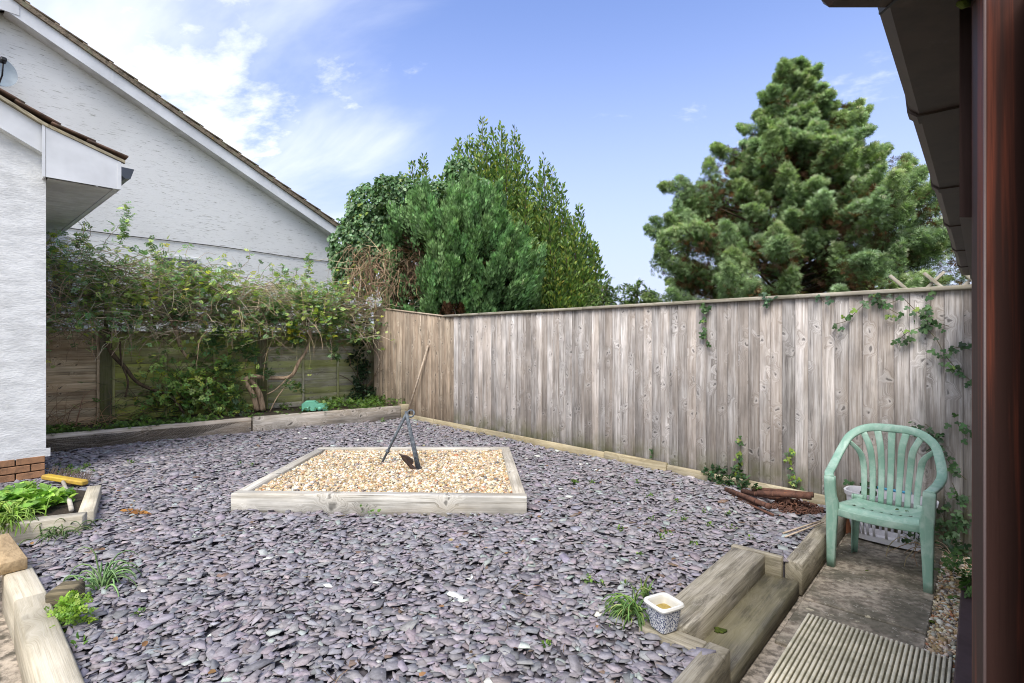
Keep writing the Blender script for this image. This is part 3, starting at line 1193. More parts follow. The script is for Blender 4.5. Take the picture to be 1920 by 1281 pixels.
# left kerb sleepers
lk0 = empty('left_kerb', (-2.2, 2.6, 0), 'pale timber kerb of end to end sleepers at the bottom left', 'kerb')
Bd = (np.array((-2.513, 2.839)) - np.array((-1.683, 2.077)))
Bd = Bd / np.linalg.norm(Bd)
pA, pB = np.array((-1.683, 2.077)) - Bd * 1.4, np.array((-2.513, 2.839))
a, b = offset_in(pA, pB, .065)
sleeper('sleeper', a, b - Bd * .004, .13, .26, .24, m_pale, lk0, .01)
pC = np.array((-2.93, 3.20))
a, b = offset_in(pB, pC, .062)
sleeper('sleeper', a + Bd * .006, b, .13, .26, .232, m_pale, lk0, .01)
blk = plank('stone_block', np.array((-2.955, 3.03, .268)), np.array((-3.45, 3.43, .268)), .24, .066, (.7, .7, 0), m_stone, None, .004)
tag(blk, 'tan stone block lying on the far end of the left kerb', 'stone block')

# planter bed at left
pb = empty('corner_planter', (-3.6, 4.2, .165), 'timber edged corner bed full of broad leaved plants by the white house', 'planter bed')
sleeper('sleeper', np.array((-4.4, 3.33)), np.array((-3.17, 3.90)), .12, .2, .304, m_pale, pb)
sleeper('sleeper', np.array((-3.245, 4.0)), np.array((-3.75, 4.72)), .1, .18, .285, m_pale, pb)
m = MB()
m.prism([(-4.6, 3.3), (-3.25, 3.93), (-3.72, 4.62), (-4.1, 4.72), (-5.2, 4.3)], (0, 0, .1), (1, 0, 0), (0, 1, 0), UP, .165)
tag(m.build('corner_bed_soil', m_soil), kind='structure')

# dark stub
stub = plank('timber_stub', G(100, 1108, .27) + np.array((0, 0, -.06)), G(140, 1096, .27) + np.array((.06, -.05, -.06)), .15, .16, (.5, .8, 0), m_stub, None, .012)
tag(stub, 'short dark weathered timber stub in the slate beside the left kerb', 'timber stub')

# kerb board along the tall fence
kb = empty('fence_kerb', (1.4, 5.8, .16), 'low timber edging board along the foot of the tall fence', 'edging')
xs = [(5.45, 3.1), (3.09, .72), (.71, .42)]
plank('board', fen(5.45, -.085, .18), fen(2.86, -.085, .185), .16, .035, UP, m_kerb, kb)
plank('board', fen(2.85, -.087, .185), fen(.47, -.087, .19), .16, .035, UP, m_kerb, kb)
plank('board', fen(.46, -.09, .2), fen(-.35, -.09, .2), .17, .045, UP, m_kerb, kb)
plank('board', fen(-.36, -.087, .19), fen(-1.93, -.087, .19), .16, .035, UP, m_kerb, kb)

# ================================================================== TALL FENCE
tf = empty('tall_fence', fen(1.2, 0, 0), 'tall grey close board fence of overlapping upright boards on the right', 'fence')
t = -4.1
i = 0
ZT = 1.965
while t < 6.15:
    w = random.uniform(.098, .112)
    tm = t + w / 2
    warm = tm > 4.0 or (tm > 3.5 and random.random() < .5)
    zt = ZT if tm < 3.80 else ZT + (tm - 3.80) * .105
    zb = .0 if tm < 4.5 else .1
    off = .006
    lean = random.gauss(0, .0015)
    q = plank('board', fen(tm, off, zb), fen(tm + lean, off, zt), w + .016, .014, UF - NF * random.uniform(.11, .17), m_fence_warm if warm else m_fence, tf, .003)
    t += w
    i += 1
# rails behind, posts behind
for zr in (.45, 1.05, 1.7):
    plank('rail', fen(-4.1, .055, zr), fen(6.1, .055, zr), .08, .05, UP, m_fence, tf)
for tp in (-3.6, -1.2, 1.2, 3.6, 6.0):
    plank('post', fen(tp, .13, 0), fen(tp, .13, 1.9), .1, .09, UF, m_fence, tf)
for t0, t1 in ((-4.1, -1.35), (-1.345, .85), (.855, 2.9), (2.905, 3.80)):
    plank('capping_rail', fen(t0, -.005, ZT + .016 + random.uniform(-.003, .003)), fen(t1, -.005, ZT + .016), .065, .034, NF, m_cap, tf, .005)
plank('capping_rail', fen(3.80, .0, ZT + .014), fen(6.2, .0, ZT + .014 + 2.4 * .105), .035, .024, NF, m_fence_warm, tf, .004)

# trellis behind the fence, seen at the far right above the top
tr = empty('trellis', fen(-2.4, .35, 1.7), 'pale diamond trellis standing behind the tall fence at far right', 'trellis')
for c in np.arange(-4.66, -2.5, .23):
    plank('slat', fen(c, .30, 1.75), fen(c + .36, .30, 2.14), .026, .012, UF, m_cap, tr, .002)
    plank('slat', fen(c + .36, .318, 1.75), fen(c, .318, 2.14), .022, .012, UF, m_cap, tr, .002)

# ================================================================== LAP FENCE
lf = empty('lap_panel_fence', lap(2.5, 0, .3), 'old green stained lap panel fence of level boards on the left', 'fence')
for (s0, s1, mat_) in ((-3.6, -1.62, m_lap), (-1.52, .60, m_lap), (.74, 2.80, m_lap_green), (2.92, 4.88, m_lap_grey)):
    z = .30
    top = 1.70
    n = 11
    hgt = (top - z) / n
    for i in range(n):
        zc = z + hgt * (i + .5)
        jit = random.uniform(-.006, .006)
        plank('lap_board', lap(s0, 0, zc + jit), lap(s1, 0, zc - jit), hgt + .028, .011, UP * 1.0 + LN * -.14, mat_, lf, .002)
    for sb in (s0 + .02, (s0 * 2 + s1) / 3, (s0 + s1 * 2) / 3, s1 - .02):
        plank('batten', lap(sb, -.030, z), lap(sb, -.030, top), .04, .018, LE, mat_, lf, .003)
    plank('top_rail', lap(s0, -.005, top + .012), lap(s1, -.005, top + .012), .07, .024, LN, m_lap, lf, .003)
for sp in (-1.57, .67, 2.86, 4.92):
    plank('post', lap(sp, -.01, .2), lap(sp, -.01, 1.76), .15, .1, LE, m_post, lf, .006)
# gravel board and high rails carrying the climbers
for zr, offr in ((1.93, .0), (2.24, .02)):
    plank('climber_rail', lap(-3.6, offr, zr), lap(4.9, offr, zr + .01), .06, .03, UP, m_post, lf, .004)
for sp in (-1.57, .67, 2.86, 4.85):
    plank('climber_post', lap(sp, .03, 1.72), lap(sp, .03, 2.3), .05, .05, LE, m_post, lf, .004)

# ================================================================== WHITE HOUSE AT LEFT (near)
C0 = FR(.838, -7.17)
wh = empty('white_house', C0 + UP * .16, 'near white rendered house corner with boxed eaves and brick plinth at left', 'house')
m = MB()
# gable wall polygon in (s, z): corner at s=0
m.prism([(0, .42), (0, 3.455), (-.34, 3.648), (-4.6, 5.79), (-9.0, 3.55), (-9.0, .42)], C0 * 1.0, A, UP, B, 7.0)
m.build('wall', m_render_near, wh)
m = MB()
m.prism([(0, .0), (-.035, .0), (-.035, .085)], C0 + UP * .40 - A * 9.0, M_ * -1, UP, A, 9.03)
m.build('bell_cast', m_render_near, wh)
m = MB()
m.prism([(-.02, .0), (-9.0, .0), (-9.0, .415), (-.02, .415)], C0 + B * .02, A, UP, B, 6.9)
m.build('plinth', m_mortar, wh)
zb = .045
row = 0
while zb < .39:
    s = -.02 - (.11 if row % 2 else 0)
    first = True
    x0 = 0.0
    while x0 > -1.9:
        L = .102 if (first and row % 2) else .215
        mb = MB()
        mb.box(C0 + A * (x0 - .012 - L / 2) + B * .012 + UP * (zb + .0325), A, B, UP, L, .1, .065, .004)
        mb.build('brick', m_brick, wh)
        x0 -= L + .01
        first = False
    zb += .075
    row += 1
# bargeboard with kicked eave, in a plane 0.1 m in front of the wall
BP = C0 - B * .10
m = MB()
m.prism([(-.016, 3.469), (-.016, 3.742), (-.347, 3.91), (-4.6, 6.08), (-9.2, 3.74), (-9.2, 3.46), (-4.6, 5.80), (-.347, 3.645)], BP, A, UP, B, .02)
m.build('bargeboard', m_upvc, wh)
m = MB()
m.prism([(-.016, 3.238), (.603, 3.238), (.603, 3.538), (-.016, 3.742)], BP - B * .035, A, UP, B, .018)
m.build('eave_box_end', m_upvc, wh)
m = MB()
m.prism([(.0, .0), (.117, .0), (.117, .40), (.0, .22)], BP - B * .016 - A * .032 + UP * 3.238, B, UP, A, .014)
m.build('box_return', m_upvc, wh)
m = MB()
m.prism([(-.045, 3.238), (-.020, 3.238), (-.020, 3.748), (-.045, 3.76)], BP - B * .038, A, UP, B, .012)
m.build('joint_strip', m_upvc, wh)
m = MB()
m.prism([(.575, 3.238), (.606, 3.238), (.606, 3.536), (.575, 3.548)], BP - B * .040, A, UP, B, .012)
m.build('joint_strip', m_upvc, wh)
# verge soffit
m = MB()
m.prism([(-.02, 3.465), (-.347, 3.64), (-4.6, 5.79), (-4.6, 5.80), (-.347, 3.652), (-.02, 3.477)], BP + B * .02, A, UP, B, .09)
m.build('verge_soffit', m_soffit, wh)
# eave soffit planks, fascia
for i in range(42):
    m = MB()
    m.box(C0 + A * .275 + B * (-.04 + .146 * (i + .5)) + UP * 3.246, A, B, UP, .53, .140, .012, .002)
    m.build('soffit_board', m_soffit, wh)
m = MB()
m.box(C0 + A * .563 + B * 2.95 + UP * 3.243, A, B, UP, .040, 6.1, .016, .002)
m.build('soffit_edge', m_upvc, wh)
m = MB()
m.box(C0 + A * .596 + B * 2.95 + UP * 3.36, A, B, UP, .014, 6.1, .24, .002)
m.build('fascia', m_upvc, wh)
# tiles: courses up the slope with a kick


def slope_pt(u):
    """distance u up the slope from the eave -> (s, z) on the near roof"""
    if u < .66:
        return (.66 - u * .95, 3.57 + u * .31)
    u2 = u - .66
    return (.66 - .627 - u2 * .89, 3.775 + u2 * .455)


roof = MB()
roof.prism([(.60, 3.53), (-.02, 3.742), (-.347, 3.912), (-4.6, 6.08), (-9.2, 3.74), (-9.2, 3.76), (-4.6, 6.11), (-.347, 3.942), (-.02, 3.772), (.60, 3.555)],
           BP + B * .0, A, UP, B, 7.0)
roof.build('roof_deck', m_tile, wh)
tile_me = None
for c in range(9):
    u0, u1 = c * .30 - .01, c * .30 + .36
    (sa, za), (sb_, zb_) = slope_pt(u0), slope_pt(u1)
    d = A * (sb_ - sa) + UP * (zb_ - za)
    L = float(np.linalg.norm(d))
    x = d / L
    nrm_ = np.cross(B, x)
    if nrm_[2] < 0:
        nrm_ = -nrm_
    for j in range(10):
        p0 = BP - B * .05 + A * sa + UP * (za + .045) + B * (.165 + j * .332)
        q = p0 + x * L - nrm_ * .022
        plank('tile', p0 + nrm_ * .0, q, .328, .020, B, m_tile, wh, .004)
# mortar verge strip
m = MB()
m.prism([(.64, 3.535), (-.02, 3.745), (-.347, 3.915), (-4.5, 6.03), (-4.5, 6.05), (-.347, 3.945), (-.02, 3.778), (.64, 3.565)], BP - B * .048, A, UP, B, .05)
m.build('verge_mortar', m_kerb, wh)
# gutter
m = MB()
gp = [(.0, .09), (.0, .0), (.035, -.03), (.085, -.02), (.115, .085), (.108, .085), (.08, -.012), (.037, -.022), (.008, .004), (.008, .09)]
m.prism(gp, C0 + A * .606 + UP * 3.40 - B * .13, A, UP, B, 5.9)
m.build('gutter', m_dark_gutter, wh)
m = MB()
m.prism([(.0, .09), (.0, .0), (.035, -.032), (.085, -.022), (.118, .088)], C0 + A * .606 + UP * 3.40 - B * .138, A, UP, B, .008)
m.build('gutter_end_cap', m_dark_gutter, wh)
for y0 in (.5, 1.3, 2.1, 2.9, 3.7):
    m = MB()
    m.box(C0 + A * .655 + B * y0 + UP * 3.365, A, B, UP, .06, .035, .05, .004)
    m.build('gutter_bracket', m_black, wh)
m = MB()
m.tube([C0 + A * .66 + B * 5.2 + UP * 3.36, C0 + A * .5 + B * 5.2 + UP * 3.2, C0 + A * .06 + B * 5.2 + UP * 3.0, C0 + A * .06 + B * 5.2 + UP * .3], .034, 10)
m.build('downpipe', m_dark_gutter, wh)

# ================================================================== BIG WHITE GABLE HOUSE
bh = empty('gable_house', E0 - EE * 3, 'large white rendered neighbouring house with tiled gable roof beyond the left fence', 'house')


def EP(r, off=0.0, z=0.0):
    return E0 + EE * r + EN * off + UP * z


sl = .453
apx = -5.97
zb0 = 4.10 - (.186 + 0) * 0    # fascia bottom at r=-.186


def fz(r):
    return 4.10 + sl * (-.186 - r) if r > apx else 4.10 + sl * (-.186 - apx) - sl * (apx - r)


rl = apx * 2 + .186
m = MB()
m.prism([(-.02, -.03), (-.02, fz(-.02) + .05), (apx, fz(apx) + .05), (rl, fz(rl) + .05), (rl, -.03)], E0, EE, UP, -EN, 9.0)
m.build('wall', m_render_big, bh)
m = MB()
m.prism([(-.10, fz(-.10)), (-.10, fz(-.10) + .225), (apx, fz(apx) + .235), (rl - .2, fz(rl - .2) + .225), (rl - .2, fz(rl - .2)), (apx, fz(apx))], E0 + EN * .23, EE, UP, EN, .022)
m.build('bargeboard', m_upvc, bh)
m = MB()
m.prism([(.03, fz(.03)), (.03, fz(.03) + .012), (apx, fz(apx) + .012), (apx, fz(apx))], E0 + EN * .002, EE, UP, EN, .226)
m.build('verge_soffit', m_soffit, bh)
m = MB()
m.box(EP(apx, .258, fz(apx) + .13), EE, EN, UP, .32, .008, .30, .003)
m.build('apex_plate', m_upvc, bh)
for rj in (-1.75, -4.6):
    m = MB()
    m.box(EP(rj, .2535, fz(rj) + .112), EE, EN, UP, .03, .004, .222, .001)
    m.build('joint_strip', m_upvc, bh)
m = MB()
m.prism([(.05, fz(.05) + .225), (.05, fz(.05) + .255), (apx, fz(apx) + .265), (rl - .25, fz(rl - .25) + .255), (rl - .25, fz(rl - .25) + .225), (apx, fz(apx) + .236)], E0 + EN * .25, EE, UP, -EN, 9.0)
m.build('roof_deck', m_tile_mossy, bh)
m = MB()
m.prism([(.13, fz(.13) + .222), (.13, fz(.13) + .30), (apx, fz(apx) + .31), (apx, fz(apx) + .232)], E0 + EN * .245, EE, UP, EN, .05)
m.build('verge_mortar', m_tile_mossy, bh)
cs = math.sqrt(1 + sl * sl)
dirU = (-EE + UP * sl) / cs
nU = (EE * sl + UP) / cs
for c in range(17):
    base = EP(.12, 0, fz(.12) + .292) + dirU * (c * .40)
    Lc = .46 if c < 16 else .2
    for j in range(6):
        p0 = base + EN * (.13 - j * .342) + nU * .052
        plank('tile', p0, p0 + dirU * Lc - nU * .026, .338, .026, EN, m_tile_mossy, bh, .005)
m = MB()
m.tube([EP(r, .015, 3.5 + .012 * math.sin(r * 1.7)) for r in np.linspace(-7.5, -.05, 24)], .008, 6)
m.build('cable', m_black, bh)
for (r0, r1, z0, z1) in ((-5.75, -5.05, 2.15, 3.0), (-3.95, -3.1, 2.0, 3.22)):
    wn_ = MB()
    c = EP((r0 + r1) / 2, .02, (z0 + z1) / 2)
    fw = .06
    for (dr, dz, a_, b_) in ((0, (z1 - z0) / 2 - fw / 2, r1 - r0, fw), (0, -(z1 - z0) / 2 + fw / 2, r1 - r0, fw)):
        wn_.box(c + EE * dr + UP * dz, EE, EN, UP, a_, .05, b_, .004)
    for dr in (-(r1 - r0) / 2 + fw / 2, 0, (r1 - r0) / 2 - fw / 2):
        wn_.box(c + EE * dr, EE, EN, UP, fw, .046, z1 - z0 - 2 * fw, .004)
    wf = wn_.build('window', m_upvc, bh)
    g_ = MB()
    g_.box(c - EN * .012, EE, EN, UP, r1 - r0 - .02, .006, z1 - z0 - .02)
    g_.build('pane', m_glass, wf)
# satellite dish on the gable
sd = empty('satellite_dish', plane_pt(2, 150, E0 + EN * .02, EN), 'grey satellite dish on the big gable wall at the left edge', 'satellite dish')
dc = plane_pt(-4, 132, E0 + EN * .35, EN)
dn = norm(np.array((.80, -.55, .25)))
du = norm(np.cross(dn, UP))
dv = np.cross(du, dn)
V, F = [], []
nr, na = 6, 32
for i in range(nr + 1):
    r = .26 * i / nr
    for j in range(na):
        a = 2 * math.pi * j / na
        V.append(dc + du * r * math.cos(a) * .88 + dv * r * math.sin(a) - dn * (.06 - .9 * r * r))
for i in range(nr):
    for j in range(na):
        F.append([i * na + j, i * na + (j + 1) % na, (i + 1) * na + (j + 1) % na, (i + 1) * na + j])
m = MB()
m.add(V, F, True)
m.build('reflector', m_dish, sd)
m = MB()
m.tube([dc - dv * .24 - dn * .03, dc - dv * .2 + dn * .2, dc - dv * .02 + dn * .30], .011, 8)
m.build('feed_arm', m_black, sd)
m = MB()
m.box(dc + dn * .30 - dv * .01, du, dv, dn, .07, .07, .10, .012)
m.build('receiver', m_black, sd)
m = MB()
m.tube([dc - dn * .08, dc - dn * .2 - UP * .1, plane_pt(-2, 170, E0, EN)], .018, 8)
m.build('wall_bracket', m_black, sd)

# ================================================================== BROWN HOUSE AT RIGHT
rh = empty('brown_house', FR(2.5, .06), 'dark brown wood effect house wall close by on the right', 'house')
m = MB()
m.box(FR(2.62, .09, 1.0), A, M_, UP, 3.7, .1, 2.0, .004)
m.build('wall_panel', m_mahog_dull, rh)
for s0 in (1.0, 1.9, 2.8, 3.7, 4.42):
    m = MB()
    m.box(FR(s0, .032, 1.0), A, M_, UP, .07, .016, 1.98, .004)
    m.build('mullion', m_mahog, rh)
for s0 in (1.45, 2.35, 3.25, 4.06):
    m = MB()
    m.box(FR(s0, .036, 1.35), A, M_, UP, .74 if s0 < 4 else .58, .006, 1.1)
    m.build('pane', m_glass, rh)
m = MB()
m.box(FR(2.40, -.042, .025), A, M_, UP, 4.16, .10, .09, .006)
m.build('base_board', m_plinth, rh)
# door frame right beside the camera
dfm = empty('door_frame', (.6, .62, 0), 'glossy mahogany wood effect door frame filling the right edge', 'door frame')
m = MB()
m.prism([(.538, .60), (.80, .60), (.80, .66), (.5775, .66)], (0, 0, -.01), (1, 0, 0), (0, 1, 0), UP, 2.03)
m.build('jamb', m_mahog, dfm)
m = MB()
m.tube([(.5395, .5995, 0.0), (.5395, .5995, 2.02)], .0016, 10)
m.build('jamb_bead', m_mahog_dull, dfm)
# trim beam above eye level
m = MB()
s_a, s_b = .845, 1.70
c = [(.5775, .678), (.603, .678)]
V = [(.5775, .678, 1.757), (.603, .678, 1.757), (.5775, .678, 2.1), (.603, .678, 2.1)]
dA = A * .95
V += [(.5775 + dA[0], .678 + dA[1], 1.757), (.603 + dA[0], .678 + dA[1], 1.757), (.5775 + dA[0], .678 + dA[1], 2.1), (.603 + dA[0], .678 + dA[1], 2.1)]
m.add(V, [(0, 1, 3, 2), (4, 6, 7, 5), (0, 4, 5, 1), (2, 3, 7, 6), (0, 2, 6, 4), (1, 5, 7, 3)])
m.build('fascia_board', m_mahog_dull, rh)
# gutters
gt = empty('brown_gutter', FR(2.9, -.06, 2.05), 'dark brown plastic square gutter overhead along the brown house eaves', 'gutter')


def gut_prof(w, h, t=.004):
    return [(0, h), (0, .012), (.012, 0), (w - .022, 0), (w - .006, .014), (w, h), (w - t, h), (w - .010, .018), (w - .024, t), (.014, t), (t, .014), (t, h)]


m = MB()
m.prism(gut_prof(.112, .075), FR(.86, -.002, 2.05), -M_, UP, A, 4.05)
m.build('channel', m_brown_gutter, gt)
for sj in (1.33, 2.02, 2.72, 3.5, 4.3):
    m = MB()
    m.prism([(-.002, .06), (-.002, .010), (.010, -.004), (.094, -.004), (.110, .010), (.1165, .079), (.121, .083), (.1165, .085), (.1125, .078), (.106, .014), (.092, .0), (.012, .0), (.002, .012), (.002, .06)], FR(sj, -.002, 2.05), -M_, UP, A, .045)
    m.build('joint_bracket', m_black if False else m_brown_gutter, gt)
g2 = empty('brown_gutter', (.6, .64, 2.02), 'short brown gutter return crossing overhead at the top right corner', 'gutter')
m = MB()
m.box((.70, .636, 2.06), (1, 0, 0), (0, 1, 0), UP, .628, .07, .088, .012)
m.build('channel', m_brown_gutter, g2)
m = MB()
m.box((.47, .6345, 2.06), (1, 0, 0), (0, 1, 0), UP, .004, .074, .092, .002)
m.build('joint', m_black, g2)
m = MB()
V_, F_ = PEB[0]
m.add([np.array((.557, .648, 2.014)) + np.array(v) * np.array((.011, .008, .010)) for v in V_], F_, True)
mo = m.build('moss_tuft', m_moss)
tag(mo, 'green moss tuft hanging from the gutter at the top right', 'moss')
# low pitched roof above the gutter
m = MB()
m.prism([(.0, 2.125), (.0, 2.15), (-.9, 2.55), (-.9, 2.52)], FR(.86, -.03, 0), -M_, UP, A, 4.1)
m.build('roof_edge', m_tile, rh)

# ================================================================== DECKING MAT
dm = empty('ribbed_mat', FR(2.7, -.42, .02), 'cream ribbed decking mat lying on the slabs at bottom right', 'mat')
m = MB()
m.box(FR(2.76, -.423, .018), A, M_, UP, 1.21, .64, .012, .002)
m.build('backing', m_mat_dark, dm)
rib = None
for i in range(30):
    d0 = -.732 + i * .0214
    plank('rib', FR(2.155, d0, .029), FR(3.367, d0, .029), .0135, .013, M_, m_mat, dm, .003)

# ================================================================== CHAIR
ch = empty('garden_chair', (2.55, 3.62, .013), 'faded green moulded plastic garden armchair standing on the slabs', 'chair')
CW = np.array((.698, -.715, 0))
CB = np.array((.715, .698, 0))
CC = np.array((2.417, 3.482, .013))


def cp(w, y, z):
    return CC + CW * w + CB * y + UP * z


def spline(pts, n=8):
    pts = [np.array(p, float) for p in pts]
    out_ = []
    P_ = [2 * pts[0] - pts[1]] + pts + [2 * pts[-1] - pts[-2]]
    for i in range(1, len(P_) - 2):
        for k in range(n):
            t = k / n
            a, b, c, d = P_[i - 1], P_[i], P_[i + 1], P_[i + 2]
            out_.append(.5 * ((2 * b) + (-a + c) * t + (2 * a - 5 * b + 4 * c - d) * t * t + (-a + 3 * b - 3 * c + d) * t ** 3))
    out_.append(pts[-1])
    return out_


# hoop + arms: control points (w, y, z)
half = [(.277, .0, .625), (.292, .05, .64), (.304, .16, .655), (.308, .27, .69), (.286, .36, .775), (.245, .43, .865), (.15, .475, .925), (0, .485, .938)]
full = [(-a, b, c) for a, b, c in half] + [(a, b, c) for a, b, c in half[-2::-1]]
pts = spline([cp(*p) for p in full], 6)
n = len(pts)
sides, nrms, ws, ts = [], [], [], []
for i, p in enumerate(pts):
    tdir = pts[min(i + 1, n - 1)] - pts[max(i - 1, 0)]
    tdir = tdir / np.linalg.norm(tdir)
    f = (p[2] - CC[2] - .62) / (.93 - .62)
    f = min(1, max(0, f))
    ctr = cp(0, .2, 0)
    # arm: flat on top (normal up); hoop: flat facing forward (normal -CB)
    nr_ = UP * (1 - f) ** 1.0 + (-CB * .97 + UP * .25) * f
    nr_ = nr_ - tdir * np.dot(nr_, tdir)
    nr_ /= np.linalg.norm(nr_)
    sd_ = np.cross(tdir, nr_)
    sides.append(sd_)
    nrms.append(nr_)
    ws.append(.056)
    ts.append(.022)
m = MB()
m.ribbon(pts, sides, nrms, ws, ts)
m.build('back_hoop', m_chair, ch)
# front legs, from arm front down
for sgn in (-1, 1):
    m = MB()
    P_ = spline([cp(sgn * .277, -.005, .628), cp(sgn * .272, -.002, .5), cp(sgn * .262, .002, .42), cp(sgn * .266, .0, .25), cp(sgn * .27, -.005, .0)], 4)
    nn = len(P_)
    wl = [float(np.interp(i / (nn - 1), [0, .25, .45, 1], [.066, .068, .08, .046])) for i in range(nn)]
    m.ribbon(P_, [CW] * nn, [-CB] * nn, wl, [.012] * nn)
    P2 = [p + CB * .026 + CW * sgn * w_ * .42 for p, w_ in zip(P_, wl)]
    m.ribbon(P2, [CB] * nn, [CW * sgn] * nn, [float(np.interp(i / (nn - 1), [0, .3, 1], [.055, .06, .034])) for i in range(nn)], [.008] * nn)
    P3 = [p + CB * .02 - CW * sgn * w_ * .42 for p, w_ in zip(P_, wl)]
    m.ribbon(P3, [CB] * nn, [CW * sgn] * nn, [.038] * nn, [.007] * nn)
    m.build('front_leg', m_chair, ch)
for sgn in (-1, 1):
    m = MB()
    P_ = spline([cp(sgn * .19, .38, .44), cp(sgn * .2, .385, .3), cp(sgn * .215, .41, .0)], 5)
    nn = len(P_)
    wl = [float(np.interp(i / (nn - 1), [0, 1], [.07, .032])) for i in range(nn)]
    m.ribbon(P_, [CW] * nn, [CB] * nn, wl, [.01] * nn)
    P2 = [p - CB * .02 + CW * sgn * w_ * .4 for p, w_ in zip(P_, wl)]
    m.ribbon(P2, [CB] * nn, [CW] * nn, [.04] * nn, [.008] * nn)
    m.build('back_leg', m_chair, ch)
# seat with slots
V, F = [], []
nu, nv = 25, 14


def seat_pt(i, j, lower=0):
    u = i / nu * 2 - 1
    v = j / nv
    hw = .243 - .055 * v
    w_ = u * hw
    y = .005 + v * .40
    zf = .432 - .018 * math.sin(v * math.pi) * (1 - u * u) - .03 * v
    if v < .14:
        q = (.14 - v) / .14
        zf -= .045 * q * q
        y += .02 * q
    zf += .012 * abs(u) ** 3
    return cp(w_, y, zf - lower * .008)


def slot(i, j):
    return j in (4, 5) and i in (3, 6, 9, 12, 15, 18, 21)


ids = {}
for lo in (0, 1):
    for i in range(nu + 1):
        for j in range(nv + 1):
            ids[(i, j, lo)] = len(V)
            V.append(seat_pt(i, j, lo))
cell = lambda i, j: 0 <= i < nu and 0 <= j < nv and not slot(i, j)
for i in range(nu):
    for j in range(nv):
        if not cell(i, j):
            continue
        F.append([ids[(i, j, 0)], ids[(i + 1, j, 0)], ids[(i + 1, j + 1, 0)], ids[(i, j + 1, 0)]])
        F.append([ids[(i, j, 1)], ids[(i, j + 1, 1)], ids[(i + 1, j + 1, 1)], ids[(i + 1, j, 1)]])
        for (di, dj, a1, b1) in ((-1, 0, (i, j), (i, j + 1)), (1, 0, (i + 1, j), (i + 1, j + 1)), (0, -1, (i, j), (i + 1, j)), (0, 1, (i, j + 1), (i + 1, j + 1))):
            if not cell(i + di, j + dj):
                F.append([ids[(*a1, 0)], ids[(*b1, 0)], ids[(*b1, 1)], ids[(*a1, 1)]])
m = MB()
m.add(V, F, True)
# front apron
P_ = [cp(w_, .004 - .0 * w_, .375 + .012 * (w_ / .24) ** 2) for w_ in np.linspace(-.243, .243, 9)]
m.ribbon(P_, [UP] * 9, [-CB] * 9, .05, .008)
m.build('seat', m_chair, ch)
for sgn in (-1, 1):
    m = MB()
    P_ = [cp(sgn * (.25 - .055 * v), .01 + v * .38, .40 - .02 * v) for v in np.linspace(0, 1, 5)]
    m.ribbon(P_, [UP] * 5, [CW] * 5, .06, .008)
    m.build('side_rail', m_chair, ch)
for i in range(7):
    f = (i - 3) / 3
    bw, tw = f * .155, f * .262
    midw = f * .165
    ztop = float(np.interp(abs(tw), [0, .15, .245, .295], [.928, .915, .855, .775]))
    ytop = float(np.interp(abs(tw), [0, .15, .245, .295], [.483, .473, .43, .37]))
    P_ = spline([cp(bw, .395, .40), cp(bw * 1.02, .42, .52), cp(midw * 1.03, .45, .66), cp(midw * 1.12 + f * .008, .462 - .03 * abs(f), .66 + (ztop - .66) * .55), cp(tw, ytop, ztop)], 5)
    nn = len(P_)
    m = MB()
    m.ribbon(P_, [CW] * nn, [CB] * nn, [float(np.interp(q / (nn - 1), [0, .5, 1], [.034, .040, .046])) for q in range(nn)], [.011] * nn)
    m.build('back_slat', m_chair, ch)

# ================================================================== LAUNDRY BASKET behind chair
lb = empty('laundry_basket', (2.93, 4.08, .03), 'white plastic laundry basket with slotted sides behind the green chair', 'laundry basket')
bc = np.array((2.93, 4.08, .03))
bu, bv = CW, CB


def oval(rx, ry, z, n=40, p=3.2):
    r = []
    for k in range(n):
        a = 2 * math.pi * k / n
        c, s = math.cos(a), math.sin(a)
        r.append(bc + bu * rx * math.copysign(abs(c) ** (2 / p), c) + bv * ry * math.copysign(abs(s) ** (2 / p), s) + UP * z)
    return r


def ring(m, A_, B_, smooth=True):
    n = len(A_)
    m.add(A_ + B_, [[i, (i + 1) % n, n + (i + 1) % n, n + i] for i in range(n)], smooth)


m = MB()
o1, o2, o3 = oval(.235, .10, .0), oval(.245, .105, .045), oval(.24, .105, .045)
ring(m, o1, o2)
m.add(o1, [list(range(40))])
ring(m, oval(.275, .125, .20), oval(.285, .13, .36))
ring(m, oval(.285, .13, .36), oval(.30, .145, .36))
ring(m, oval(.30, .145, .36), oval(.295, .14, .33))
m.build('shell', m_white_pl, lb, fixn=False)
for k in range(40):
    a_, b_ = oval(.245, .105, .043), oval(.275, .125, .202)
    m = MB()
    tang = norm((a_[(k + 1) % 40] - a_[k - 1])[None])[0]
    m.ribbon([a_[k], b_[k]], [tang] * 2, [np.cross(tang, UP)] * 2, .018, .006)
    m.build('rib', m_white_pl, lb)
m = MB()
m.tube([bc + bv * .135 + UP * .368 + CW * x_ for x_ in np.linspace(-.12, .12, 6)], .011, 8)
m.build('handle', m_blue_pl, lb)
# terracotta shard
m = MB()
q0 = G(1598, 1005, .0)
m.prism([(0, 0), (.09, 0), (.02, .16)], q0 - CW * .06 + CB * .03, CW, UP, CB, .02)
tag(m.build('terracotta_tile', m_terra), 'broken terracotta tile wedged between kerb sleeper and chair leg', 'broken tile')

# ================================================================== PATTERNED POT
pc = FR(2.385, -1.145, .202)
pr = empty('flower_pot', pc, 'small square blue and white sprigged flower pot on the timber step', 'flower pot')
pu, pv = norm((A * .9 + M_ * .35)[None])[0], None
pv = np.cross(UP, pu)


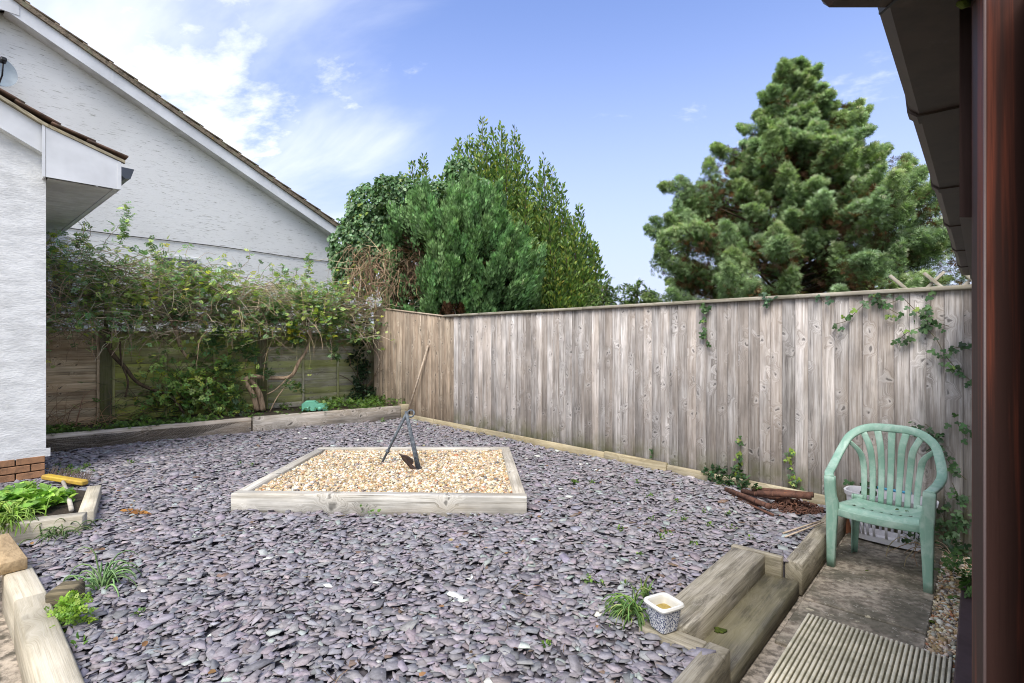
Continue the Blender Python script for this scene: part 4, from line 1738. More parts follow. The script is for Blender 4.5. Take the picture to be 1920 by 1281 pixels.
def sq(h, z, rr=.25, n=32):
    r = []
    for k in range(n):
        a = 2 * math.pi * k / n
        c, s = math.cos(a), math.sin(a)
        p = 5.5
        r.append(pc + pu * h * math.copysign(abs(c) ** (2 / p), c) + pv * h * math.copysign(abs(s) ** (2 / p), s) + UP * z)
    return r


m = MB()
ring(m, sq(.045, .0), sq(.050, .006))
ring(m, sq(.050, .006), sq(.066, .112))
m.add(sq(.045, 0), [list(range(32))])
m.build('body', m_pot, pr, fixn=False)
m = MB()
prof = [(.066, .110), (.074, .113), (.077, .122), (.073, .131), (.066, .132), (.059, .128), (.056, .118), (.050, .07)]
for (h0, z0), (h1, z1) in zip(prof, prof[1:]):
    ring(m, sq(h0, z0), sq(h1, z1))
m.build('rim', m_ceramic, pr, fixn=False)
m = MB()
m.add(sq(.054, .088), [list(range(32))])
m.build('soil', m_potsoil, pr, fixn=False)

# ================================================================== ANCHOR
an = empty('ship_anchor', (-1.05, 5.35, .3), 'old grey iron ship anchor propped in the golden gravel', 'anchor')
top = np.array((-1.085, 5.40, .835))
shk = np.array((-.93, 5.22, .315))
lft = np.array((-1.362, 5.48, .30))
m = MB()
d = shk - top
pp = [top - d * .04, top + d * .1, top + d * .5, shk]
m.ribbon(pp, [(1, 0, 0)] * 4, [(0, 1, 0)] * 4, [.026, .034, .04, .048], [.024, .03, .034, .038])
m.build('shank', m_iron, an)
m = MB()
m.tube([top + np.array((-.012, .02, -.02)), (top + lft) / 2 + np.array((-.0, 0, -.0)), lft], [.017, .0145, .012], 8)
m.tube([(top * .25 + lft * .75) + np.array((.006, 0, .012)), (top * .25 + lft * .75) - np.array((.006, 0, .012))], .021, 8)
m.build('stock', m_iron, an)
m = MB()
rc = top + np.array((.045, .0, .0))
m.tube([rc + np.array((math.cos(a) * .034, math.sin(a) * .012, math.sin(a) * .034)) for a in np.linspace(0, 2 * math.pi, 20)], .009, 8, cap=False)
m.build('shackle_ring', m_iron, an)
tip = np.array((-1.11, 5.16, .475))
arm = spline([shk + np.array((.03, .01, .01)), shk + np.array((-.005, -.01, -.022)), shk * .62 + tip * .38 + np.array((-.012, 0, -.022)), shk * .25 + tip * .75, tip], 5)
m = MB()
nn = len(arm)
m.tube(arm, [float(np.interp(i / (nn - 1), [0, .3, .7, 1], [.02, .022, .016, .006])) for i in range(nn)], 8)
m.build('arm', m_iron_rust, an)
m = MB()
ad = norm((tip - shk)[None])[0]
fs = norm(np.cross(ad, np.array((-.4, -.9, .2)))[None])[0]
fl = [(tip - ad * .02 + fs * 0), (tip - ad * .07 + fs * .030), (tip - ad * .14 + fs * .036), (tip - ad * .17 + fs * .014), (tip - ad * .17 - fs * .014), (tip - ad * .14 - fs * .034), (tip - ad * .07 - fs * .026)]
fn = np.cross(ad, fs) * .012
n7 = len(fl)
m.add([p + fn for p in fl] + [p - fn for p in fl], [list(range(n7)), [n7 + i for i in range(n7)][::-1]] + [[i, (i + 1) % n7, n7 + (i + 1) % n7, n7 + i] for i in range(n7)])
m.build('fluke', m_iron_rust, an)

# leaning pole
pbm = G(763, 779, .25)
ptp = plane_pt(803, 648, F0 - NF * .03, NF)
m = MB()
L_ = np.linalg.norm(ptp - pbm)
po = plank('x', pbm, ptp, .03, .03, (1, 0, 0), m_pole)
bpy.data.objects.remove(po)
m.tube([pbm, (pbm + ptp) / 2 + np.array((.0, .01, -.01)), ptp], [.017, .017, .016], 10)
tag(m.build('wooden_pole', m_pole), 'thin wooden pole leaning against the tall fence behind the anchor', 'pole')

# green toy
ty = empty('toy_car', G(590, 757, .36), 'green plastic toy car body lying on the raised bed', 'toy')
tb = G(588, 772, .375) + np.array((-.02, .1, 0))
tx, tyv = np.array((.97, .22, 0)), np.array((-.22, .97, 0))
prof = [(-.21, .0), (-.17, .0), (-.16, .04), (-.135, .06), (-.10, .06), (-.075, .04), (-.065, .0), (.02, .0), (.03, .04), (.055, .06), (.10, .06), (.125, .04), (.135, .0),
        (.21, .0), (.21, .055), (.16, .10), (.05, .105), (.015, .145), (-.17, .15), (-.21, .12)]
m = MB()
m.prism(prof, tb, tx, UP, tyv, .2)
m.build('body', m_green_toy, ty)
m = MB()
m.box(tb + tx * -.08 + UP * .155 + tyv * .1, tx, tyv, UP, .16, .17, .012, .004)
m.build('roof', m_green_toy, ty)
for x_ in (-.115, .08):
    m = MB()
    m.tube([tb + tx * x_ - tyv * .005 + UP * .03, tb + tx * x_ + tyv * .03 + UP * .03], .036, 16)
    m.build('wheel', m_green_toy, ty)

# broom
br = empty('broom', G(120, 900, .2), 'yard broom with yellow head and pale handle lying beside the corner bed', 'broom')
h0, h1 = G(84, 896, .25), G(160, 908, .22)
m = MB()
mid = (h0 + h1) / 2
bx_ = norm((h1 - h0)[None])[0]
by_ = norm(np.cross(UP, bx_)[None])[0]
m.box(mid + UP * .012, bx_, by_, UP, float(np.linalg.norm(h1 - h0)), .075, .045, .012)
m.build('head', m_yellow, br)
bd = MB()
for q in np.linspace(.03, 1.0, 34):
    for off in (-.012, .012):
        p = h0 * (1 - q) + h1 * q + np.array((0, .03 + off, .015))
        bd.tube([p, p + np.array((random.uniform(-.02, .03), .05, .075 + random.uniform(-.015, .015)))], [.004, .002], 4, smooth=False)
bd.build('bristles', m_bristle, br)
m = MB()
m.tube([mid + np.array((0, -.02, 0)), G(127, 925, .27), G(134, 956, .315)], .016, 10)
m.build('handle', m_sleeper, br)

# rusty poles and chain
rp_specs = [((1362, 918), (1442, 950), .021, .25), ((1392, 921), (1482, 940), .022, .26), ((1410, 917), (1524, 928), .020, .30), ((1420, 925), (1520, 931), .024, .33), ((1350, 921), (1420, 947), .012, .21),
            ((1370, 932), (1450, 966), .010, .21)]
for i, ((xa, ya), (xb, yb), r_, z_) in enumerate(rp_specs):
    lab = ['rusty pipe with open end leaning on the front of the scrap pile', 'rusty pipe lying in the middle of the scrap pile', 'rusty pipe at the back of the pile against the kerb board',
           'thick rusty pipe on top of the scrap pile', 'thin rusty rod poking out left of the pile under ivy', 'thin rusty rod lying nearest in front of the pile'][i]
    pa, pb_ = G(xa, ya, z_ - .04), G(xb, yb, z_)
    m = MB()
    d = norm((pb_ - pa)[None])[0]
    pb_ = pb_
    m.tube([pa, (pa + pb_) / 2 + np.array((0, 0, .003)), pb_], r_, 12)
    if r_ > .015:
        m.tube([pb_ - d * .03, pb_ + d * .004], r_ * 1.18, 12)
        for q in (.3, .75):
            m.tube([pa + (pb_ - pa) * q - d * .008, pa + (pb_ - pa) * q + d * .008], r_ * 1.08, 12)
    tag(m.build('rusty_pipe', m_rust), lab, 'pipe', 'rusty pipes and rods in the scrap pile')
links = []
m = MB()
cx = G(1494, 955, .2)
for i in range(170):
    a = random.uniform(0, 2 * math.pi)
    rr = math.sqrt(random.random())
    px_, py_ = cx[0] + .21 * rr * math.cos(a) - .0, cx[1] + .16 * rr * math.sin(a) + .04
    hz = .19 + .075 * (1 - rr) * random.random() + .01
    c = np.array((px_, py_, hz))
    u_ = norm(RNG.normal(0, 1, (1, 3)) * np.array((1, 1, .35)))[0]
    v_ = norm(np.cross(u_, RNG.normal(0, 1, 3))[None])[0]
    m.tube([c + u_ * .025 * math.cos(q) + v_ * .015 * math.sin(q) for q in np.linspace(0, 2 * math.pi, 9)], .0052, 5, cap=False)
tag(m.build('rusty_chain', m_rust), 'heap of rusty brown chain in front of the rusty pipes', 'chain')
for (xa, ya, xb, yb, lab) in ((1468, 1000, 1538, 977, 'pale bamboo cane crossing the slate, further of the two'), (1472, 1007, 1544, 979, 'pale bamboo cane crossing the slate, nearer of the two')):
    m = MB()
    m.tube([G(xa, ya, .205), G(xb, yb, .225)], .006, 6)
    tag(m.build('cane', m_pole), lab, 'cane', 'bamboo canes by the kerb sleeper')

# moss clumps
for (px, py, z_, r_, lab) in ((1350, 1182, .105, .028, 'moss clump growing at the left end of the dark lower tread'), (1430, 1072, .105, .012, 'tiny moss clump at the far end of the dark lower tread'),
                              (1487, 1163, .0, .018, 'moss clump on the concrete by the corner of the ribbed mat'), (1749, 1166, .01, .017, 'moss clump on the slab edge beside the gravel strip'),
                              (1680, 1029, .01, .02, 'flat moss clump on the slab under the chair'), (1624, 1070, .01, .014, 'small moss clump on the slab in front of the chair'),
                              (1682, 955, .432, .013, 'moss clump on the chair seat, left one of two'), (1700, 958, .432, .010, 'moss clump on the chair seat, right one of two'),
                              (1465, 1140, .0, .012, 'small moss clump at the foot of the lower step')):
    p = G(px, py, z_)
    m = MB()
    for q in range(5):
        V_, F_ = PEB[q % 5]
        o_ = np.array((random.uniform(-1, 1), random.uniform(-.7, .7), 0)) * r_ * .8
        m.add([p + o_ + np.array(v) * r_ * random.uniform(.5, .8) * np.array((1, 1, .6)) for v in V_], F_, True)
    tag(m.build('moss_clump', m_moss), lab, 'moss')

# ================================================================== PLANTS
G_DARK, G_MID, G_YEL, G_BLUE = (.028, .06, .022), (.05, .095, .028), (.13, .17, .03), (.06, .115, .075)


def plant(name, loc, label, cat, group=None):
    return empty(name, loc, label, cat, group)


# ---- T2: big conifer behind the fence
def conifer():
    base = np.array((4.95, 9.2, -.03))
    root = plant('conifer_tree', base, 'big blue green conifer with billowing foliage behind the tall fence', 'tree')
    H = 6.55
    m = MB()
    tp = [base, base + np.array((.02, 0, 2)), base + np.array((-.05, 0, 4.5)), base + np.array((.03, 0, H - .25))]
    m.tube(spline(tp, 4), list(np.linspace(.17, .015, 13)), 10)
    m.build('trunk', m_bark, root)

    def rad(z):
        return float(np.interp(z, [.4, 2.2, 2.8, 3.6, 4.2, 4.9, 5.4, 5.9, 6.3, 6.6], [2.1, 2.2, 2.2, 1.85, 1.3, .86, .55, .33, .16, .02]))
    tufts = []
    for i in range(640):
        z_ = .8 + (H - .95) * random.random() ** .95
        a = random.uniform(0, 2 * math.pi)
        lob = .84 + .2 * math.sin(a * 3 + z_ * 3.1) + random.gauss(0, .17)
        r_ = rad(z_) * min(1.3, max(.45, lob))
        if random.random() < .22:
            r_ *= random.uniform(.5, .85)
        tufts.append((base + np.array((math.cos(a) * r_, math.sin(a) * r_, z_ + .03)), min(1, .42 + (H - z_) * .45) * (random.uniform(.10, .17) + .06 * rad(z_) * random.uniform(.4, 1.3)), a, z_))
    # named protruding boughs seen against the sky
    for (px, py, w) in ((1262, 352, .17), (1290, 362, .2), (1320, 378, .25), (1240, 492, .17), (1262, 500, .2), (1290, 510, .25), (1330, 520, .3), (1262, 418, .12), (1275, 408, .16), (1300, 425, .2),
                        (1348, 285, .12), (1365, 290, .17), (1330, 318, .13), (1596, 205, .13), (1600, 225, .17), (1590, 250, .22), (1640, 290, .2), (1620, 300, .22), (1700, 305, .14), (1690, 325, .17), (1672, 345, .2),
                        (1740, 400, .2), (1760, 430, .24), (1770, 470, .26), (1472, 130, .10), (1500, 125, .1), (1515, 145, .13), (1480, 160, .16), (1455, 175, .12), (1530, 175, .12), (1440, 190, .1)):
        p = AT(px, py, 9.2 + random.uniform(-.5, .3))
        tufts.append((p, w * 1.2, math.atan2(p[1] - base[1], p[0] - base[0]), p[2]))
    lm = MB()
    for (p, s, a, z_) in tufts[::3]:
        st_ = base + np.array((0, 0, max(.3, z_ - .35 * np.linalg.norm((p - base)[:2]))))
        lm.tube([st_, (st_ + p) / 2 - UP * .05, p], [.035, .022, .008], 5)
    lm.build('limb', m_bark, root)
    POS, DIR, NRM, COLR, SC = [], [], [], [], []
    PB, DB = [], []
    for (p, s, a, z_) in tufts:
        n = int(120 + 950 * s)
        outv = np.array((math.cos(a), math.sin(a), .15))
        ax_ = norm((outv * random.uniform(.5, 1.1) + np.array((0, 0, random.uniform(.1, 1.0))) + RNG.normal(0, .25, 3))[None])[0]
        L_ = s * random.uniform(1.6, 2.8)
        tt = RNG.uniform(0, 1, n) ** .85
        d = norm(RNG.normal(0, 1, (n, 3)))
        rr = (s * .95 * (1 - tt) ** .8 + .02)[:, None] * RNG.uniform(.35, 1.0, (n, 1))
        pos = p + ax_ * ((tt - .42) * L_)[:, None] + d * rr * np.array((1.15, 1.15, .7))
        POS.append(pos)
        DIR.append(norm(d * .9 + ax_ * .6 + RNG.normal(0, .55, (n, 3))))
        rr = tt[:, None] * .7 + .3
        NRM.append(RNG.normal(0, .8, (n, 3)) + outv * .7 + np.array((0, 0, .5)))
        t_ = np.clip(rr[:, 0] * .75 + d[:, 2] * .35, 0, 1)  # shading painted into the sprays: lighter towards tuft tips and upper side
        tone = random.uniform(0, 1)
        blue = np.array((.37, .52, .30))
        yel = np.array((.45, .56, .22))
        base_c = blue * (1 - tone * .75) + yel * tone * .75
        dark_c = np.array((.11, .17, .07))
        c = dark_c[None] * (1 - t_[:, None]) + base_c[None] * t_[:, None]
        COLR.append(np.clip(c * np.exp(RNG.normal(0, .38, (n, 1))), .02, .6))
        SC.append(RNG.uniform(.045, .095, n))
        # dead brown inner foliage
        nb = int(n * .16)
        db = norm(RNG.normal(0, 1, (nb, 3)))
        PB.append(p - outv * s * 1.1 + db * s * .75 - UP * .05)
        DB.append(db)
    POS, DIR, NRM, COLR, SC = (np.concatenate(v) for v in (POS, DIR, NRM, COLR, SC))
    rot = rot_frames(DIR, NRM, .45)
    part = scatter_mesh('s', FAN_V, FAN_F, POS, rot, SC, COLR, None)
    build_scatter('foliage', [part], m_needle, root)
    PB, DB = np.concatenate(PB), np.concatenate(DB)
    n = len(PB)
    part = scatter_mesh('s', FAN_V, FAN_F, PB, rot_frames(DB, None, 1.0), RNG.uniform(.06, .11, n), colmix([(.16, .08, .035), (.09, .05, .028), (.08, .10, .035)], [5, 4, 3], n), None)
    build_scatter('dead_foliage', [part], m_needle, root)
    # dark core masses so the middle reads dense
    print('conifer sprays', len(POS), n)


conifer()


# ---- T1a: juniper with upright plumes
def juniper():
    base = np.array((-1.12, 10.35, -.03))
    root = plant('juniper_bush', base, 'dense bright green juniper with upright plumes behind the fence corner', 'tree')
    m = MB()
    for q in range(5):
        a = q * 1.26
        m.tube([base, base + np.array((math.cos(a) * .5, math.sin(a) * .5, 2.2)), base + np.array((math.cos(a) * .9, math.sin(a) * .8, 3.9))], [.09, .05, .01], 7)
    m.build('trunk', m_bark, root)
    POS, DIR, COLR, SC, NR = [], [], [], [], []
    cen = base + UP * 2.75
    for i in range(660):
        d = norm(RNG.normal(0, 1, (1, 3)))[0]
        if d[1] > .5 and random.random() < .7:
            d[1] = -d[1]
        ext = np.array((1.62, 1.35, 1.85))
        lob = .88 + .08 * math.sin(5 * math.atan2(d[0], d[2])) + random.gauss(0, .065)
        p = cen + d * ext * lob * random.uniform(.9, 1.03)
        L = random.uniform(.28, .62)
        up_ = norm((np.array((d[0] * .45, d[1] * .3, 1.0)) + RNG.normal(0, .17, 3))[None])[0]
        n = 150
        t_ = RNG.uniform(0, 1, n)
        w = .13 * (1 - t_ * .8) + .012
        j = RNG.normal(0, 1, (n, 3))
        POS.append(p + up_ * (t_[:, None] * L - L * .35) + norm(j) * w[:, None] * RNG.uniform(.5, 1, (n, 1)))
        DIR.append(norm(up_ + norm(j) * .55))
        NR.append(norm(j))
        tone = random.uniform(.0, 1)
        c0 = np.array((.16, .32, .12)) * (1 - tone) + np.array((.26, .41, .17)) * tone
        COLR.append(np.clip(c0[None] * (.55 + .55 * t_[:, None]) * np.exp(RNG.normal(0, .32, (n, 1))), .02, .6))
        SC.append(RNG.uniform(.055, .10, n))
    POS, DIR, COLR, SC, NR = (np.concatenate(v) for v in (POS, DIR, COLR, SC, NR))
    # browned gap low in the middle
    q = np.abs(POS[:, 0] - (-1.05 + .0)) < .22
    low_ = (POS[:, 2] < 2.2) & q & (POS[:, 1] < 10.2)
    keep_ = ((POS - F0) @ NF > .12) & ~(low_ & (RNG.uniform(0, 1, len(POS)) < .5))
    COLR[low_] = (.09, .045, .022)
    part = scatter_mesh('s', PLUME_V, PLUME_F, POS[keep_], rot_frames(DIR[keep_], NR[keep_], .4), SC[keep_], COLR[keep_], None)
    build_scatter('foliage', [part], m_needle, root)
    nd = 9000
    d = norm(RNG.normal(0, 1, (nd, 3)))
    p = cen + d * np.array((1.35, 1.1, 1.6)) * RNG.uniform(.75, .98, (nd, 1))
    kk = (p - F0) @ NF > .2
    p, d = p[kk], d[kk]
    nd = len(p)
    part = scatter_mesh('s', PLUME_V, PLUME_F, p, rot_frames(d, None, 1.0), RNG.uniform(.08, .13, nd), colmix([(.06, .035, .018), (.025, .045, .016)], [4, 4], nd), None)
    build_scatter('inner_twigs', [part], m_needle, root)


juniper()


# ---- T1b: bay / laurel with spires
def laurel():
    base = np.array((.1, 11.6, -.03))
    root = plant('bay_tree', base, 'tall bay laurel with pointed leafy spires behind the juniper', 'tree')
    spires = [(905, 222, .0), (860, 262, .3), (880, 255, .1), (940, 235, -.1), (965, 240, .2), (925, 245, .3), (990, 300, .1), (1020, 292, -.1), (1035, 318, .2), (1052, 345, .0), (1010, 325, .3), (1085, 385, .1), (1075, 410, -.2), (1112, 455, .0), (1100, 440, .2),
              (1060, 400, .2), (845, 300, .0), (828, 330, .2), (795, 292, .1), (775, 300, .2), (812, 335, .1), (870, 300, -.3), (950, 290, -.3), (900, 290, -.4), (985, 350, -.4), (1030, 400, -.4), (1060, 450, -.4), (1090, 480, -.2), (1105, 500, -.1),
              (1040, 480, -.5), (1070, 520, -.4), (1095, 540, -.3), (930, 350, -.5), (1050, 550, -.5), (1000, 450, -.6), (1085, 560, -.4), (960, 400, -.6), (880, 380, -.4), (850, 360, -.2),
              (872, 285, -.2), (890, 268, .1), (912, 262, -.2), (930, 280, 0), (948, 268, .2), (885, 310, -.3), (915, 310, -.2), (858, 320, -.1), (970, 310, -.1), (940, 320, -.3), (975, 270, .1)]
    POS, DIR, COLR, SC = [], [], [], []
    tr_ = MB()
    for (px, py, dy) in spires:
        tipp = AT(px, py, 11.4 + dy)
        bot = base + np.array(((tipp[0] - base[0]) * .55, dy, .3))
        path_ = spline([bot, (bot * .4 + tipp * .6) + np.array(((tipp[0] - base[0]) * .2, 0, 0)), tipp], 6)
        tr_.tube(path_, list(np.linspace(.035, .004, len(path_))), 5)
        L = tipp[2] - 1.5
        n = int(1150 * min(1, .4 + L / 4))
        t_ = RNG.uniform(0, 1, n) ** .7          # 0 at tip
        idx = (1 - t_ * .75) * (len(path_) - 1)
        i0 = np.clip(idx.astype(int), 0, len(path_) - 2)
        fr_ = idx - i0
        pa = np.array(path_)
        c = pa[i0] * (1 - fr_)[:, None] + pa[i0 + 1] * fr_[:, None]
        w = .055 + .42 * t_ ** .9
        j = norm(RNG.normal(0, 1, (n, 3)) * np.array((1, 1, .6)))
        POS.append(c + j * (w * RNG.uniform(.3, 1, n))[:, None])
        DIR.append(norm(j * .75 + np.array((0, 0, .95))))
        tone = random.uniform(0, 1)
        cl = colmix([(.15, .25, .07), (.26, .36, .09), (.42, .46, .10), (.09, .16, .05)], [5, 4, 1.0 + 1.6 * tone, 3], n)
        COLR.append(cl)
        SC.append(RNG.uniform(.07, .115, n))
    POS, DIR, COLR, SC = (np.concatenate(v) for v in (POS, DIR, COLR, SC))
    build_scatter('foliage', [scatter_mesh('s', LEAF_V, LEAF_F, POS, rot_frames(DIR, None, .8), SC, COLR, None)], m_leaf, root)
    # body fill
    n = 26000
    d = norm(RNG.normal(0, 1, (n, 3)))
    cen = np.array((.25, 11.7, 2.6))
    p = cen + d * np.array((1.45, .9, 2.0)) * (RNG.uniform(.55, 1.0, (n, 1)) ** .5)
    edge = 1.75 - .42 * np.maximum(p[:, 2] - 2.2, 0) - .25
    p = p[(p[:, 0] - .25) < edge]
    n = len(p)
    cl = colmix([(.13, .21, .06), (.23, .32, .08), (.34, .38, .09), (.08, .13, .045)], [5, 4, 1.2, 4], n)
    build_scatter('inner_foliage', [scatter_mesh('s', LEAF_V, LEAF_F, p, rot_frames(norm(d[:n] * .6 + np.array((0, 0, .8))), None, .8), RNG.uniform(.07, .11, n), cl, None)], m_leaf, root)
    tr_.build('trunk', m_bark, root)


laurel()


# ---- T1c: ivy-clad mound
def ivy_mound():
    base = np.array((-2.75, 11.0, -.03))
    root = plant('ivy_clad_tree', base, 'rounded dark ivy clad tree standing at the left of the juniper', 'tree')
    m = MB()
    m.tube(spline([base, base + np.array((.1, 0, 2.0)), base + np.array((.25, .1, 4.2))], 4), list(np.linspace(.13, .03, 9)), 8)
    m.build('trunk', m_bark, root)
    lobes = [(655, 440, .55), (690, 370, .55), (735, 350, .5), (790, 360, .5), (655, 500, .45), (700, 440, .6), (760, 420, .6), (675, 405, .5), (830, 350, .4), (640, 470, .35), (860, 330, .35), (715, 330, .28), (850, 300, .3), (880, 345, .4), (735, 500, .4), (770, 540, .5), (800, 400, .45), (825, 385, .35)]
    POS, DIR, COLR = [], [], []
    for (px, py, s) in lobes:
        c = AT(px + 12, py + 22, 10.95)
        n = int(5200 * s * s) + 200
        d = norm(RNG.normal(0, 1, (n, 3)))
        d[:, 1] = -np.abs(d[:, 1]) * .9 + .1
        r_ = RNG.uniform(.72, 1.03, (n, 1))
        POS.append(c + d * r_ * s * np.array((1, .9, .95)) * (1 + .16 * np.sin(d[:, :1] * 9 + px) * np.sin(d[:, 2:] * 8)))
        DIR.append(norm(d * .5 + np.array((0, -.1, -.75)) + RNG.normal(0, .3, (n, 3))))
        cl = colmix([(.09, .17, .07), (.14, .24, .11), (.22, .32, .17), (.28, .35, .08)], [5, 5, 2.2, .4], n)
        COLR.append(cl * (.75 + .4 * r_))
    POS, DIR, COLR = (np.concatenate(v) for v in (POS, DIR, COLR))
    n = len(POS)
    nrm_ = np.tile((-.2, -.7, .8), (n, 1))
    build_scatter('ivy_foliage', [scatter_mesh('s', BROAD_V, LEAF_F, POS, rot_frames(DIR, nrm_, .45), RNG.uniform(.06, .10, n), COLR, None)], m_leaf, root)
    # stray shoots
    ns = 46
    S0 = np.array([AT(random.uniform(690, 840), random.uniform(362, 460), 10.6) for _ in range(ns)])
    W = walk(S0, np.column_stack((RNG.uniform(-1, .6, ns), RNG.normal(0, .3, ns), RNG.uniform(.1, 1, ns))), 8, .05, .3, .5)
    pc_ = W.reshape(-1, 3)
    pc_ = np.repeat(pc_, 3, axis=0) + RNG.normal(0, .02, (len(pc_) * 3, 3))
    n = len(pc_)
    build_scatter('shoots', [scatter_mesh('s', BROAD_V, LEAF_F, pc_, rot_frames(RNG.normal(0, 1, (n, 3)) + np.array((0, 0, -.4)), None, .6), RNG.uniform(.05, .085, n), colmix([(.05, .095, .04), (.09, .14, .05)], [2, 1], n), None)], m_leaf, root)
    # dead hanging twigs in front
    ns = 420
    sx = RNG.uniform(648, 785, ns)
    S0 = np.array([AT(x_, random.uniform(455, 545) - abs(x_ - 705) * .10 + 4, 10.1 + random.uniform(-.3, .45)) for x_ in sx])
    S0[:, 1] = np.maximum(S0[:, 1], 10.25)
    W = walk(S0, np.column_stack((RNG.normal(0, .55, ns), RNG.normal(0, .25, ns), RNG.uniform(-1, .1, ns))), 12, RNG.uniform(.025, .085, ns), .22, .28)
    Rd = np.tile(np.linspace(.0065, .003, 12), (ns, 1))
    build_scatter('dead_twigs', [twig_parts(W, Rd, colmix([(.36, .25, .15), (.5, .38, .24), (.22, .14, .09)], [4, 2, 3], ns))], m_twig, root)


ivy_mound()


# ---- small conifer tips between the trees
def small_tips():
    for j, (px, py, w, lab) in enumerate(((1130, 548, .32, 'low green conifer tip showing over the fence right of the bay tree'), (1195, 553, .28, 'feathery conifer tip showing over the fence left of the big conifer'))):
        c = AT(px, py + 20, 9.4)
        base = np.array((c[0], c[1], -.03))
        root = plant('young_conifer', base, lab, 'tree', 'young conifers over the fence')
        m = MB()
        m.tube([base, c + UP * .3], [.04, .008], 6)
        m.build('trunk', m_bark, root)
        n0 = 60
        A0 = np.tile(c, (n0, 1)) + np.column_stack((RNG.normal(0, .07, n0), RNG.normal(0, .07, n0), RNG.uniform(-.5, .3, n0)))
        W = walk(A0, np.column_stack((RNG.normal(0, .8, n0), RNG.normal(0, .6, n0), RNG.uniform(.15, 1.0, n0))), 9, RNG.uniform(.03, .055, n0), .15, .5)
        p = np.repeat(W.reshape(-1, 3), 4, 0)
        dd = np.repeat(norm(np.gradient(W, axis=1)).reshape(-1, 3), 4, 0)
        n = len(p)
        build_scatter('foliage', [scatter_mesh('s', PLUME_V, PLUME_F, p + RNG.normal(0, .015, (n, 3)), rot_frames(dd + RNG.normal(0, .5, (n, 3)), None, .6), RNG.uniform(.045, .075, n), colmix([(.13, .21, .07), (.18, .25, .08)], [2, 1], n), None)], m_needle, root)
        build_scatter('twigs', [twig_parts(W, np.tile(np.linspace(.006, .002, 9), (n0, 1)), colvar((.1, .07, .04), n0))], m_twig, root)


small_tips()


